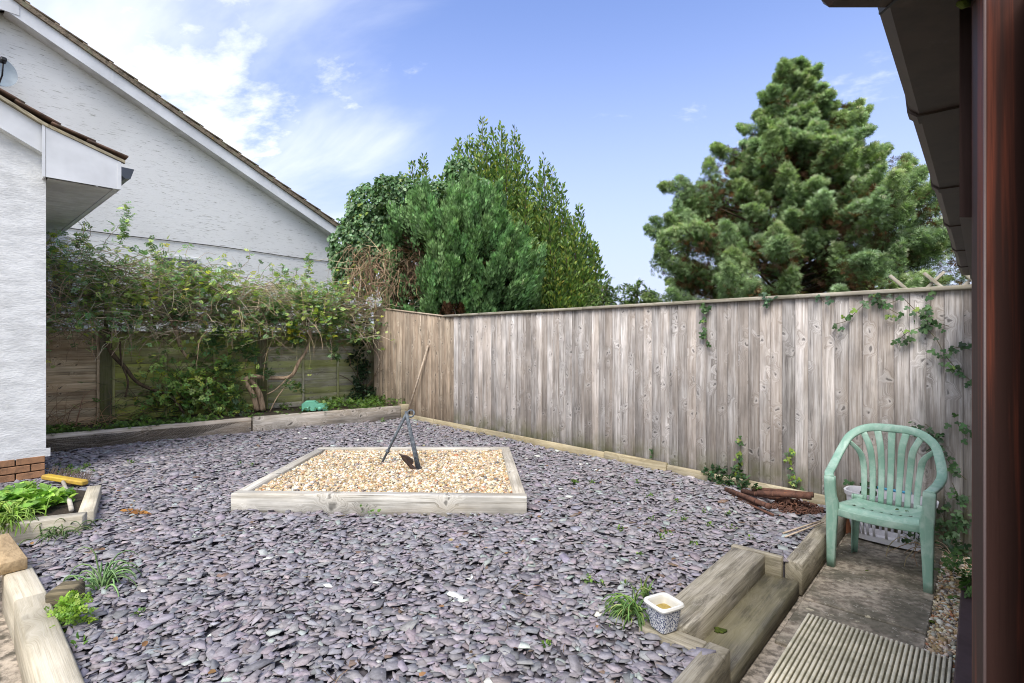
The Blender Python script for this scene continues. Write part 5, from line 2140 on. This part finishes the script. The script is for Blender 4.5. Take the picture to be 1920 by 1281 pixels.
# ---- thicket on the left fence
def thicket():
    root = plant('climbing_rose', lap(2.0, -.3, .36), 'rambling tangle of climbing rose stems and leaves over the left fence', 'climber')
    # tangle occupies lap coordinate s in (-1.5, 5.0), z 1.5..2.9, offset -.9..+.3
    def topz(s):
        return float(np.interp(s, [-2, .0, .9, 1.6, 2.4, 3.4, 4.2, 4.9], [2.98, 2.95, 2.9, 2.78, 2.72, 2.55, 2.5, 2.35]))
    ns = 3100
    s_ = RNG.uniform(-1.6, 4.95, ns)
    tz = np.array([topz(v) for v in s_])
    z_ = 1.62 + (tz - 1.62) * RNG.beta(1.6, 1.5, ns)
    off = RNG.uniform(-.55, .3, ns)
    S0 = L0 + LE * s_[:, None] + LN * off[:, None] + UP * z_[:, None]
    sg = RNG.choice([-1, 1], ns)
    D0 = LE * (sg * RNG.uniform(.5, 1, ns))[:, None] + LN * RNG.normal(-.15, .4, ns)[:, None] + UP * RNG.normal(.0, .4, ns)[:, None]
    W = walk(S0, D0, 14, RNG.uniform(.03, .07, ns), .2, .10)
    # keep them inside the tangle from above
    rad = RNG.uniform(.0025, .0065, ns)
    Rd = rad[:, None] * np.linspace(1.1, .55, 14)[None]
    cols = colmix([(.40, .31, .21), (.54, .44, .31), (.26, .19, .13), (.32, .33, .15), (.64, .56, .43)], [5, 3.5, 4, 2, 1], ns)
    # long arching canes
    nc = 90
    s2 = RNG.uniform(-.5, 4.4, nc)
    S1 = L0 + LE * s2[:, None] + LN * RNG.uniform(-.5, 0, nc)[:, None] + UP * RNG.uniform(1.55, 2.4, nc)[:, None]
    D1 = LE * RNG.normal(0, .8, nc)[:, None] + LN * RNG.normal(-.35, .3, nc)[:, None] + UP * RNG.uniform(-.1, .7, nc)[:, None]
    W1 = walk(S1, D1, 18, .055, .10, .55)
    build_scatter('stems', [twig_parts(W, Rd, cols), twig_parts(W1, np.tile(np.linspace(.0075, .003, 18), (nc, 1)), colmix([(.44, .32, .2), (.28, .27, .12)], [3, 1], nc))], m_twig, root)
    # upright shoots above the tangle
    sh = [(236, 385, 8.3), (490, 545, 9.7), (578, 478, 10.2), (512, 505, 9.8), (530, 500, 9.8), (280, 455, 8.7), (150, 440, 8.0)]
    PS = []
    for (px, py, Y_) in sh:
        t_ = AT(px, py, Y_)
        b_ = t_ + np.array((.14 * random.choice((-1, 1)) + .08, -.05, -.62))
        PS.append([b_ * (1 - q) + t_ * q + np.array((.05 * math.sin(q * 3), 0, 0)) for q in np.linspace(0, 1, 14)])
    PS = np.array(PS)
    build_scatter('shoots', [twig_parts(PS, np.tile(np.linspace(.006, .002, 14), (len(PS), 1)), colvar((.12, .13, .06), len(PS)))], m_twig, root)
    # leaves
    node = np.concatenate((W[:, 3::3].reshape(-1, 3), W1[:, 5::3].reshape(-1, 3), np.repeat(PS[:, 1:].reshape(-1, 3), 3, 0)))
    # clumpy density: keep where noise is high, denser near the top
    f = np.sin(node[:, 0] * 5.1 + node[:, 2] * 3) + np.sin(node[:, 1] * 4.3 - node[:, 2] * 6.1) + np.sin(node[:, 0] * 11 + node[:, 2] * 13) * .6
    w = 1 / (1 + np.exp(-(f * 1.6 + (node[:, 2] - 2.2) * 1.4 + .05)))
    keepn = RNG.uniform(0, 1, len(node)) < w * .95
    keepn[-len(PS) * 39:] = True
    node = np.repeat(node[keepn], 2, 0)
    n = len(node)
    pos = node + RNG.normal(0, .03, (n, 3))
    dirs = RNG.normal(0, 1, (n, 3)) * np.array((1, 1, .45)) + np.array((.1, -.45, .05))
    clump = np.clip(.5 + .5 * np.sin(node[:, 0] * 2.7 + 1) * np.sin(node[:, 2] * 7 + node[:, 1]), 0, 1)
    dk = colmix([(.16, .28, .11), (.22, .36, .15), (.30, .42, .26)], [4, 4, 1.5], n)
    yl = colmix([(.45, .54, .14), (.34, .46, .12), (.6, .6, .1)], [4, 4, .7], n)
    sel = (RNG.uniform(0, 1, n) < .22 + .45 * clump)[:, None]
    cl = np.where(sel, yl, dk)
    build_scatter('foliage', [scatter_mesh('s', PIN_V, PIN_F, pos, rot_frames(dirs, None, .5), RNG.uniform(.06, .11, n), cl, None)], m_leaf, root)


thicket()


def blob_leaves(blobs, shape, npl, sz, cols, wts, dirbias=(0, -.4, .1), flat=.45, roll=.5):
    P_, D_ = [], []
    for (c, r_) in blobs:
        n = int(npl * (r_ / .1) ** 2)
        d = norm(RNG.normal(0, 1, (n, 3)))
        P_.append(np.array(c) + d * RNG.uniform(.2, 1.0, (n, 1)) * r_)
        D_.append(d * .7 + RNG.normal(0, .5, (n, 3)) * np.array((1, 1, flat)) + np.array(dirbias))
    P_, D_ = np.concatenate(P_), np.concatenate(D_)
    n = len(P_)
    return scatter_mesh('s', shape[0], shape[1], P_, rot_frames(D_, None, roll), RNG.uniform(sz[0], sz[1], n), colmix(cols, wts, n), None)


# lower shrub with strap leaves in front of lap fence
def low_shrub():
    root = plant('shrub', G(330, 778, .36), 'straggly green and yellow leaved shrub at the foot of the left fence', 'shrub')
    c0 = G(330, 778, .36)
    ns = 380
    S0 = np.tile(c0, (ns, 1)) + LE * RNG.normal(0, .22, ns)[:, None] + LN * RNG.normal(.12, .08, ns)[:, None]
    D0 = LE * RNG.normal(0, .75, ns)[:, None] + LN * RNG.normal(-.15, .25, ns)[:, None] + UP * RNG.uniform(.35, 1.3, ns)[:, None]
    W = walk(S0, D0, 16, RNG.uniform(.04, .10, ns), .12, .15)
    build_scatter('stems', [twig_parts(W, np.tile(np.linspace(.008, .0025, 16), (ns, 1)), colmix([(.15, .13, .07), (.27, .19, .11), (.12, .14, .06)], [4, 2, 3], ns))], m_twig, root)
    node = np.repeat(W[:, 5::2].reshape(-1, 3), 2, 0)
    lap_s = (node - L0) @ LE
    px_bias = np.clip((lap_s - .6) / 1.6, 0.05, 1)
    node = node[RNG.uniform(0, 1, len(node)) < .95 * px_bias]
    n = len(node)
    parts = [scatter_mesh('s', PIN5_V, PIN5_F, node + RNG.normal(0, .04, (n, 3)), rot_frames(RNG.normal(0, 1, (n, 3)) + np.array((0, -.5, .1)), None, .5), RNG.uniform(.06, .12, n),
                          colmix([(.2, .36, .11), (.33, .47, .12), (.52, .56, .10), (.14, .25, .08)], [4, 4, 1.3, 2], n), None)]
    build_scatter('foliage', parts, m_leaf, root)
    # strap leaves
    ns = 70
    S0 = np.tile(c0, (ns, 1)) + LE * RNG.normal(.15, .22, ns)[:, None] + LN * RNG.uniform(0, .15, ns)[:, None] + UP * RNG.uniform(.0, .5, ns)[:, None]
    W = walk(S0, LE * RNG.normal(0, .5, ns)[:, None] - LN * RNG.uniform(0, .5, ns)[:, None] + UP, 10, RNG.uniform(.035, .06, ns), .05, 1.1)
    build_scatter('strap_leaves', [twig_parts(W, np.tile(np.array([.006, .011, .013, .014, .014, .013, .012, .01, .007, .003]), (ns, 1)) * .9, colmix([(.26, .33, .1), (.16, .21, .08), (.4, .36, .17)], [3, 3, 1], ns), 3)], m_leaf, root)


low_shrub()


def honeysuckle():
    def q(px, py, off=-.45):
        return plane_pt(px, py, L0 + LN * off, LN)
    root = plant('honeysuckle', q(475, 766) , 'old climber with thick peeling brown trunk arching right on the left fence', 'climber')
    m = MB()
    m.tube(spline([q(482, 770), q(474, 740), q(460, 715), q(475, 706), q(510, 709), q(545, 706), q(560, 680), q(575, 655), q(582, 625), q(560, 590)], 5), list(np.interp(np.linspace(0, 1, 46), [0, .2, .6, 1], [.045, .04, .032, .018])), 10)
    m.build('trunk', m_bark_pale, root)
    m = MB()
    m.tube(spline([q(493, 770, -.43), q(487, 740, -.43), q(474, 718, -.43), q(466, 708, -.43)], 5), list(np.linspace(.05, .032, 16)), 10)
    m.build('trunk', m_bark_pale, root)
    m = MB()
    m.tube(spline([q(350, 670, -.3), q(338, 650, -.3), q(330, 620, -.3), q(318, 590, -.3)], 5), list(np.linspace(.02, .035, 16)), 8)
    m.tube(spline([q(500, 740, -.5), q(520, 728, -.5), q(548, 700, -.5)], 5), .010, 6)
    m.tube(spline([q(506, 772, -.6), q(520, 745, -.6), q(545, 712, -.6)], 5), .009, 6)
    m.build('branch', m_bark_pale, root)
    m = MB()
    m.tube(spline([q(200, 640, -.25), q(212, 665, -.25), q(235, 690, -.25), q(262, 720, -.25), q(320, 745, -.25), q(345, 775, -.3)], 5), list(np.linspace(.035, .02, 26)), 8)
    m.tube(spline([q(225, 640, -.28), q(228, 680, -.28), q(240, 715, -.28), q(235, 745, -.28)], 5), .014, 7)
    m.build('branch', m_bark, root)
    hang = [(q(430, 690), .13), (q(470, 660), .14), (q(455, 650), .1), (q(550, 615, -.55), .11), (q(556, 640, -.55), .08), (q(555, 630, -.55), .09), (q(615, 625, -.6), .09), (q(628, 665, -.6), .1), (q(640, 600, -.6), .12),
            (q(440, 740, -.7), .11), (q(455, 765, -.75), .09), (q(560, 730, -.7), .07), (q(545, 722, -.7), .07), (q(500, 700), .09), (q(400, 650), .13), (q(415, 625), .12), (q(340, 590), .14), (q(520, 590), .15), (q(600, 590, -.6), .13)]
    yl = [h for i, h in enumerate(hang) if i in (3, 5, 6)]
    parts = [blob_leaves(hang, (PIN_V, PIN_F), 34, (.08, .13), [(.07, .14, .06), (.11, .18, .07), (.16, .22, .05)], [4, 3, 1.5]),
             blob_leaves(yl, (PIN_V, PIN_F), 26, (.08, .12), [(.42, .42, .04), (.28, .32, .05)], [2, 2])]
    build_scatter('foliage', parts, m_leaf, root)


honeysuckle()

# dark ivy in the fence corner and along sleeper end
ci = plant('ivy', lap(4.6, -.3, .36), 'dark ivy climbing the corner where the two fences meet', 'ivy')
bl = []
for i in range(46):
    z_ = .40 + 1.5 * random.random() ** 1.8
    sp = 4.62 + random.gauss(0, .1 + .22 * max(0, 1 - z_))
    bl.append((lap(sp, -.09 - random.random() * .12 - .18 * max(0, .9 - z_), z_), random.uniform(.06, .12)))
build_scatter('foliage', [blob_leaves(bl, (IVY_V, IVY_F), 26, (.04, .065), [(.02, .045, .018), (.035, .07, .03), (.05, .085, .04)], [4, 4, 2], (0, -.5, -.4))], m_leaf, ci)
W = walk(np.array([lap(4.7 + random.gauss(0, .07), -.06, .4) for _ in range(16)]), np.tile((0, 0, 1.0), (16, 1)) + RNG.normal(0, .2, (16, 3)), 16, .085, .12)
build_scatter('stems', [twig_parts(W, np.tile(np.linspace(.008, .003, 16), (16, 1)), colvar((.12, .08, .05), 16))], m_twig, ci)

# ground cover in raised bed
bedp = np.array([p[:2] for p in bed])
P = RNG.uniform((-9, 5), (-1.2, 11.8), (16000, 2))
P = P[inpoly(P, bedp)]
ls = (np.column_stack((P, np.zeros(len(P)))) - L0) @ LE
ln = (np.column_stack((P, np.zeros(len(P)))) - L0) @ LN
dens = np.where(ls < 2.0, np.clip((-ln - .45) * 1.6, .12, 1), np.where(ls > 3.6, .9, .1))
fcl = np.sin(P[:, 0] * 9) + np.sin(P[:, 1] * 7.3 + P[:, 0] * 4)
P = P[RNG.uniform(0, 1, len(P)) < dens * np.clip(.6 + .3 * fcl, .1, 1)]
P = np.repeat(P, 5, 0) + RNG.normal(0, .03, (len(P) * 5, 2))
P = P[inpoly(P, bedp)]
n = len(P)
lsn = (np.column_stack((P, np.zeros(n))) - L0) @ LE
hgt = np.where(lsn > 3.6, RNG.uniform(.0, .14, n), RNG.uniform(0, .07, n))
gc = build_scatter('ground_cover', [scatter_mesh('s', PIN5_V, PIN5_F, np.column_stack((P, .36 + hgt)), rot_frames(RNG.normal(0, 1, (n, 3)) * np.array((1, 1, .4)) + UP * .35, None, .4), RNG.uniform(.03, .06, n),
                                                colmix([(.09, .17, .03), (.13, .21, .04), (.05, .1, .025)], [4, 3, 2], n), None)], m_leaf)
tag(gc, 'low leafy green weeds covering the raised bed soil', 'weeds', kind='stuff')
# litter and dead grass stalks left
n = 60
W = walk(np.array([lap(random.uniform(-.3, .75), random.uniform(-.7, -.2), .37) for _ in range(n)]), LE * RNG.uniform(-.4, 1, n)[:, None] + UP * RNG.uniform(.05, .8, n)[:, None], 9, RNG.uniform(.03, .08, n), .08, .35)
o = build_scatter('dead_stalks', [twig_parts(W, np.tile(np.linspace(.005, .002, 9), (n, 1)), colmix([(.35, .23, .13), (.22, .14, .08)], [2, 1], n))], m_twig)
tag(o, 'dry brown stalks scattered at the foot of the left fence', 'dead stalks', kind='stuff')

# ---- ivy on the tall fence


def fpt(px, py, off=-.025):
    return plane_pt(px, py, F0 + NF * off, NF)


def ivy_on(name_label, lines, leafsz=(.035, .06), dens=16, spread=.035, cols=None, wts=None):
    root = plant('ivy', fpt(*lines[0][0]), name_label, 'ivy')
    P_, T_ = [], []
    st_ = []
    for ln_ in lines:
        sp = np.array(spline([fpt(*p) for p in ln_], 8))
        K = 24
        idx = np.linspace(0, len(sp) - 1, K)
        i0 = np.clip(idx.astype(int), 0, len(sp) - 2)
        st_.append(sp[i0] * (1 - (idx - i0))[:, None] + sp[i0 + 1] * (idx - i0)[:, None])
        L = np.sum(np.linalg.norm(np.diff(sp, axis=0), axis=1))
        n = max(6, int(L * dens * 4))
        k = RNG.integers(0, len(sp), n)
        sd_ = RNG.normal(0, spread, (n, 2))
        P_.append(sp[k] + UF * sd_[:, :1] + UP * sd_[:, 1:] - NF * RNG.uniform(.0, .035, (n, 1)))
    P_ = np.concatenate(P_)
    n = len(P_)
    nrm_ = np.tile(-NF + UP * .35, (n, 1))
    dirs = UF * RNG.normal(0, .8, (n, 1)) + UP * RNG.normal(-.5, .5, (n, 1)) - NF * .25
    build_scatter('leaves', [scatter_mesh('s', IVY_V, IVY_F, P_, rot_frames(dirs, nrm_, .3), RNG.uniform(leafsz[0], leafsz[1], n),
                                         colmix(cols or [(.045, .095, .035), (.075, .14, .05), (.17, .26, .05)], wts or [5, 4, .8], n), None)], m_leaf, root)
    st_ = np.array(st_)
    tag(build_scatter('stems', [twig_parts(st_, np.full(st_.shape[:2], .0028), colvar((.13, .12, .06), len(st_)))], m_twig, root), kind='stuff')
    return root


ivy_on('ivy spray spilling over the top of the tall fence at the right',
       [[(1565, 608), (1590, 600), (1612, 577), (1640, 558), (1675, 552)], [(1640, 562), (1660, 570), (1690, 560)], [(1660, 575), (1690, 592)], [(1695, 560), (1720, 585), (1745, 600), (1780, 612)], [(1745, 545), (1745, 575), (1740, 600), (1732, 615)],
        [(1732, 612), (1705, 622), (1680, 640)], [(1732, 612), (1755, 635), (1775, 670), (1800, 697), (1818, 712)], [(1786, 650), (1818, 655)], [(1690, 632), (1700, 638)]], (.032, .055), 10, .02)
ivy_on('thin ivy strand hanging down the tall fence near its middle', [[(1318, 572), (1324, 590), (1322, 610), (1325, 650)], [(1318, 575), (1335, 582)]], (.035, .06), 14, .022)
ivy_on('yellow tipped ivy strand climbing the fence left of the scrap pile', [[(1388, 905), (1386, 870), (1389, 840), (1386, 818)], [(1386, 890), (1383, 860)]], (.025, .045), 16, .018, [(.06, .12, .04), (.2, .28, .04)], [3, 2])
ivy_on('yellow tipped ivy strand climbing the fence behind the rusty pipes', [[(1490, 915), (1486, 880), (1481, 860), (1483, 842)], [(1490, 915), (1497, 895)]], (.025, .045), 16, .018, [(.06, .12, .04), (.2, .28, .04)], [3, 2])
ivy_on('short dark ivy sprig at the foot of the fence right of the gravel frame', [[(1223, 860), (1224, 840)], [(1238, 868), (1250, 872)]], (.025, .04), 12, .014)
ivy_on('dark ivy growing up the fence behind the chair back', [[(1735, 795), (1745, 805), (1752, 822), (1760, 840)], [(1600, 915), (1625, 908), (1610, 925)], [(1720, 800), (1735, 800)]], (.035, .06), 18, .03, [(.03, .06, .025), (.05, .1, .04)], [3, 2])
ivy_on('ivy stems tangled on the fence between the chair and the door frame', [[(1818, 800), (1795, 792), (1812, 818)], [(1775, 860), (1790, 880), (1812, 900)], [(1785, 905), (1800, 935), (1815, 960)], [(1770, 930), (1790, 975), (1812, 990)], [(1765, 960), (1780, 985), (1815, 1000)],
                                                                               [(1780, 995), (1805, 1015)], [(1790, 970), (1818, 975)], [(1760, 975), (1775, 1005)], [(1800, 940), (1818, 930)]], (.032, .05), 11, .03, [(.06, .12, .045), (.09, .17, .06)], [3, 2])
ivy_on('ivy overhanging the fence top below the big conifer', [[(1430, 552), (1448, 566)], [(1536, 556), (1545, 566)]], (.03, .05), 22, .03, [(.05, .1, .05), (.07, .13, .06)], [3, 2])

# ivy mound by kerb / scrap pile
im = plant('ivy', G(1375, 905, .2), 'low mound of ivy over the kerb board left of the rusty pipes', 'ivy')
bl = []
for (px, py, z_, r_) in ((1330, 888, .27, .06), (1350, 885, .28, .08), (1372, 880, .30, .10), (1390, 886, .30, .10), (1365, 900, .24, .09), (1390, 905, .25, .08), (1345, 902, .22, .06), (1410, 893, .25, .07), (1440, 888, .28, .06), (1425, 885, .26, .05), (1455, 885, .25, .04), (1368, 872, .35, .05), (1415, 915, .28, .035)):
    bl.append((G(px, py, z_), r_))
build_scatter('foliage', [blob_leaves(bl, (IVY_V, IVY_F), 75, (.03, .05), [(.04, .09, .04), (.065, .13, .055), (.12, .2, .05)], [5, 4, .8], (0, -.4, .3))], m_leaf, im)
im2 = plant('weed', G(1470, 888, .2), 'low green weeds along the foot of the fence behind the scrap pile', 'weeds')
bl = [(G(px, py, .2), .035) for (px, py) in ((1440, 912), (1470, 918), (1500, 925), (1525, 935), (1560, 945), (1490, 912), (1545, 930), (1455, 905))]
build_scatter('foliage', [blob_leaves(bl, (PIN5_V, PIN5_F), 60, (.02, .035), [(.07, .14, .03), (.14, .22, .04)], [3, 1], (0, -.2, .4))], m_leaf, im2)
im3 = plant('fern_weed', FR(4.35, -.05, .01), 'leafy green weed growing in the gravel strip beside the base board', 'weed')
bl = [(FR(4.25, -.06, .07), .07), (FR(4.4, -.09, .10), .08), (FR(4.15, -.08, .05), .05), (FR(4.55, -.1, .08), .07)]
build_scatter('foliage', [blob_leaves(bl, (PIN5_V, PIN5_F), 26, (.05, .08), [(.1, .2, .06), (.07, .14, .04)], [3, 1], (0, -.2, .4))], m_leaf, im3)
im4 = plant('ground_ivy', FR(4.85, -.2, .02), 'dark trailing ivy heaped on the ground behind the chair at the fence foot', 'ivy')
bl = [(FR(4.72 + .3 * random.random(), -.42 + .4 * random.random(), .04 + .12 * random.random()), random.uniform(.05, .085)) for _ in range(9)]
build_scatter('foliage', [blob_leaves(bl, (IVY_V, IVY_F), 24, (.035, .055), [(.03, .07, .028), (.055, .11, .04)], [3, 2], (0, -.4, .3))], m_leaf, im4)
W = walk(np.array([FR(4.8, -.3, .1)] * 12), RNG.normal(0, 1, (12, 3)) + np.array((0, -.2, .6)), 10, .04, .2, .6)
build_scatter('dry_stems', [twig_parts(W, np.full((12, 10), .003), colvar((.4, .3, .18), 12))], m_twig, im4)


# ---- grasses and leafy clumps
def grass_clump(name, base, n, L, spread, cols, wts, label, cat='grass clump', droop=.9, w=1.0, lean=(0, 0, 0)):
    root = plant(name, base, label, cat)
    K = 9
    S0 = np.tile(base, (n, 1)) + np.column_stack((RNG.normal(0, spread, n), RNG.normal(0, spread, n), np.zeros(n)))
    D0 = np.column_stack((RNG.normal(0, .45, n), RNG.normal(0, .45, n), np.ones(n))) + np.array(lean)
    W = walk(S0, D0, K, RNG.uniform(.6, 1.1, n) * L / K, .05, droop)
    W[:, :, 2] = np.maximum(W[:, :, 2], base[2] - .02)
    prof_ = np.array([.8, 1, 1, 1, .95, .85, .7, .5, .12]) * .0046 * w
    build_scatter('blades', [twig_parts(W, np.tile(prof_, (n, 1)), colmix(cols, wts, n))], m_leaf, root)
    return root


GC = [(.2, .33, .08), (.14, .25, .07), (.32, .38, .14)]
grass_clump('grass_clump', G(1188, 1158, .18), 75, .26, .018, GC, [4, 4, 1], 'tuft of long grass growing beside the patterned pot', lean=(-.35, -.15, 0), w=1.0)
grass_clump('grass_clump', G(1205, 1120, .18), 16, .13, .02, GC, [4, 4, 1], 'short grass blades standing behind the patterned pot', droop=.1)
grass_clump('grass_clump', G(190, 1108, .17), 34, .36, .02, [(.26, .40, .16), (.18, .31, .12)], [4, 3], 'curling tuft of long grass behind the dark timber stub', lean=(.0, .1, .4), droop=.85, w=1.2)
grass_clump('grass_clump', G(120, 1008, .17), 45, .26, .07, [(.12, .2, .07), (.2, .26, .1)], [4, 2], 'grass tuft in the slate against the corner bed sleeper', droop=.8)
grass_clump('grass_clump', G(18, 985, .27), 80, .34, .06, [(.22, .36, .05), (.3, .42, .08)], [4, 3], 'bright green grass tuft spilling over the corner bed at far left', lean=(.1, -.4, 0), droop=.8, w=1.3)

ps = plant('parsley_weed', G(150, 1165, .17), 'bright green parsley like weed in front of the dark timber stub', 'weed')
bl = [(G(150, 1160, .2) + np.array((random.gauss(0, .06), random.gauss(0, .05), random.uniform(0, .07))), .045) for _ in range(14)]
build_scatter('foliage', [blob_leaves(bl, (PIN5_V, PIN5_F), 70, (.022, .04), [(.17, .3, .04), (.26, .4, .05)], [3, 3], (0, 0, .4))], m_leaf, ps)
ps = plant('weed', G(690, 965, .17), 'small green leafy weed against the front of the gravel frame', 'weed')
bl = [(G(px, py, .24), .04) for (px, py) in ((680, 955), (697, 948), (690, 962), (678, 945), (702, 956))]
build_scatter('foliage', [blob_leaves(bl, (BROAD_V, LEAF_F), 34, (.02, .035), [(.1, .2, .05), (.15, .27, .06)], [3, 2], (0, -.2, .4))], m_leaf, ps)
ps = plant('weed', G(145, 1212, .17), 'tiny bright seedling in the slate by the left kerb', 'weed')
build_scatter('foliage', [blob_leaves([(G(143, 1212, .19), .03)], (BROAD_V, LEAF_F), 130, (.025, .04), [(.17, .33, .05)], [1], (0, -.2, .6))], m_leaf, ps)

# broad leaved plants
bp = plant('primrose_clump', (-3.75, 4.3, .27), 'lush clump of broad glossy green leaves in the corner bed', 'plant')
PP, DD = [], []
for i in range(120):
    c = np.array((random.uniform(-4.7, -3.62), random.uniform(3.75, 4.6), .28))
    if not inpoly(c[None, :2], np.array([(-4.9, 3.3), (-3.45, 3.98), (-3.78, 4.52), (-4.2, 4.6), (-4.9, 4.4)]))[0]:
        continue
    n = 11
    a = RNG.uniform(0, 2 * math.pi, n)
    el_ = RNG.uniform(.3, 1.1, n)
    DD.append(np.column_stack((np.cos(a) * np.cos(el_), np.sin(a) * np.cos(el_), np.sin(el_))))
    PP.append(np.tile(c, (n, 1)) + RNG.normal(0, .03, (n, 3)) * np.array((1, 1, .3)))
PP, DD = np.concatenate(PP), np.concatenate(DD)
n = len(PP)
BL_V = []
BL_F = []
for j in range(6):
    t_ = j / 5
    w = .03 + .26 * math.sin(min(1, t_ * 1.02) * math.pi) ** .8 * (1 if t_ < 1 else 0)
    zc_ = .25 * t_ - .5 * t_ * t_
    BL_V += [(-w, t_, zc_ + .06), (0, t_, zc_), (w, t_, zc_ + .06)]
for j in range(5):
    a0 = j * 3
    BL_F += [(a0, a0 + 1, a0 + 4, a0 + 3), (a0 + 1, a0 + 2, a0 + 5, a0 + 4)]
build_scatter('leaves', [scatter_mesh('s', BL_V, BL_F, PP, rot_frames(DD, None, .2), RNG.uniform(.07, .16, n) * np.where(PP[:, 1] > 4.25, .65, 1.0), colmix([(.20, .38, .06), (.32, .50, .09), (.13, .27, .05)], [4, 3, 3], n, .15), None)], m_leaf, bp, smooth=True)

# seedlings through the slate
spots = [(1190, 905), (1085, 905), (1110, 905), (1130, 1095), (1175, 1095), (1200, 1040), (1225, 975), (1260, 960), (1280, 975), (1250, 1000), (1330, 985), (1365, 965), (1368, 990), (1320, 960), (1105, 1090), (1160, 995), (455, 872), (470, 872), (245, 868), (1075, 905), (1410, 1010), (1240, 1008), (930, 815), (950, 812), (260, 1150), (1300, 1020), (1030, 1210), (1270, 940), (1215, 930)]
bl = [(G(px + random.uniform(-6, 6), py, .195), random.uniform(.016, .032)) for (px, py) in spots for _ in range(2)]
bl += [(G(random.uniform(105, 180), random.uniform(868, 892), .2), .035) for _ in range(16)]
bl += [(G(random.uniform(690, 800), random.uniform(776, 790), .21), .05) for _ in range(9)]
o = build_scatter('seedlings', [blob_leaves(bl, (BROAD_V, LEAF_F), 180, (.012, .024), [(.13, .23, .04), (.2, .3, .06), (.08, .15, .04)], [3, 2, 2], (0, -.1, .7))], m_leaf)
tag(o, 'scattered green seedlings growing up through the slate chippings', 'seedlings', kind='stuff')
# fallen leaves and twigs
n = 260
P = RNG.uniform((-6, 2), (3, 9), (n, 2))
P = P[inpoly(P, S2)]
P = P[~inpoly(P, BOXA)]
n = len(P)
dl = scatter_mesh('s', BROAD_V, LEAF_F, np.column_stack((P, np.full(n, .212))), rot_frames(RNG.normal(0, 1, (n, 3)) * np.array((1, 1, .12)), None, .3), RNG.uniform(.015, .04, n), colmix([(.22, .12, .05), (.12, .07, .04), (.35, .26, .12)], [3, 3, 1], n), None)
n = 220
P = RNG.uniform((-5, 2), (2.6, 8.5), (n, 2))
P = P[inpoly(P, S2)]
n = len(P)
a = RNG.uniform(0, 6.28, n)
W = walk(np.column_stack((P, np.full(n, .206))), np.column_stack((np.cos(a), np.sin(a), np.zeros(n))), 6, RNG.uniform(.008, .028, n), .15)
W[:, :, 2] = np.clip(W[:, :, 2], .2, .22)
tw = twig_parts(W, np.full((n, 6), .0016), colmix([(.28, .18, .1), (.12, .07, .04)], [2, 2], n))
o = build_scatter('leaf_litter', [dl, tw], m_twig)
tag(o, 'scattered brown twigs and fallen leaves on the slate', 'leaf litter', kind='stuff')
# dead orange leaves
ol = plant('fallen_leaves', G(253, 964, .2), 'curled orange brown dead leaves on the slate left of the frame', 'dead leaves')
build_scatter('leaves', [blob_leaves([(G(246, 960, .215), .03), (G(262, 966, .212), .03)], (BROAD_V, LEAF_F), 100, (.03, .06), [(.35, .16, .04), (.22, .1, .04)], [2, 1], (0, 0, 0))], m_leaf, ol)

# dark bits at left: shrub of dark leaves seen beside plinth handled by seedlings
for o in bpy.data.objects:
    for kk in ('wl', 'wr'):
        if kk in o:
            del o[kk]
tris = 0
for o in bpy.data.objects:
    if o.type == 'MESH':
        tris += sum(len(p.vertices) - 2 for p in o.data.polygons) if len(o.data.polygons) < 2000 else len(o.data.loops) - 2 * len(o.data.polygons)
print('tris', tris, 'objects', len(bpy.data.objects))
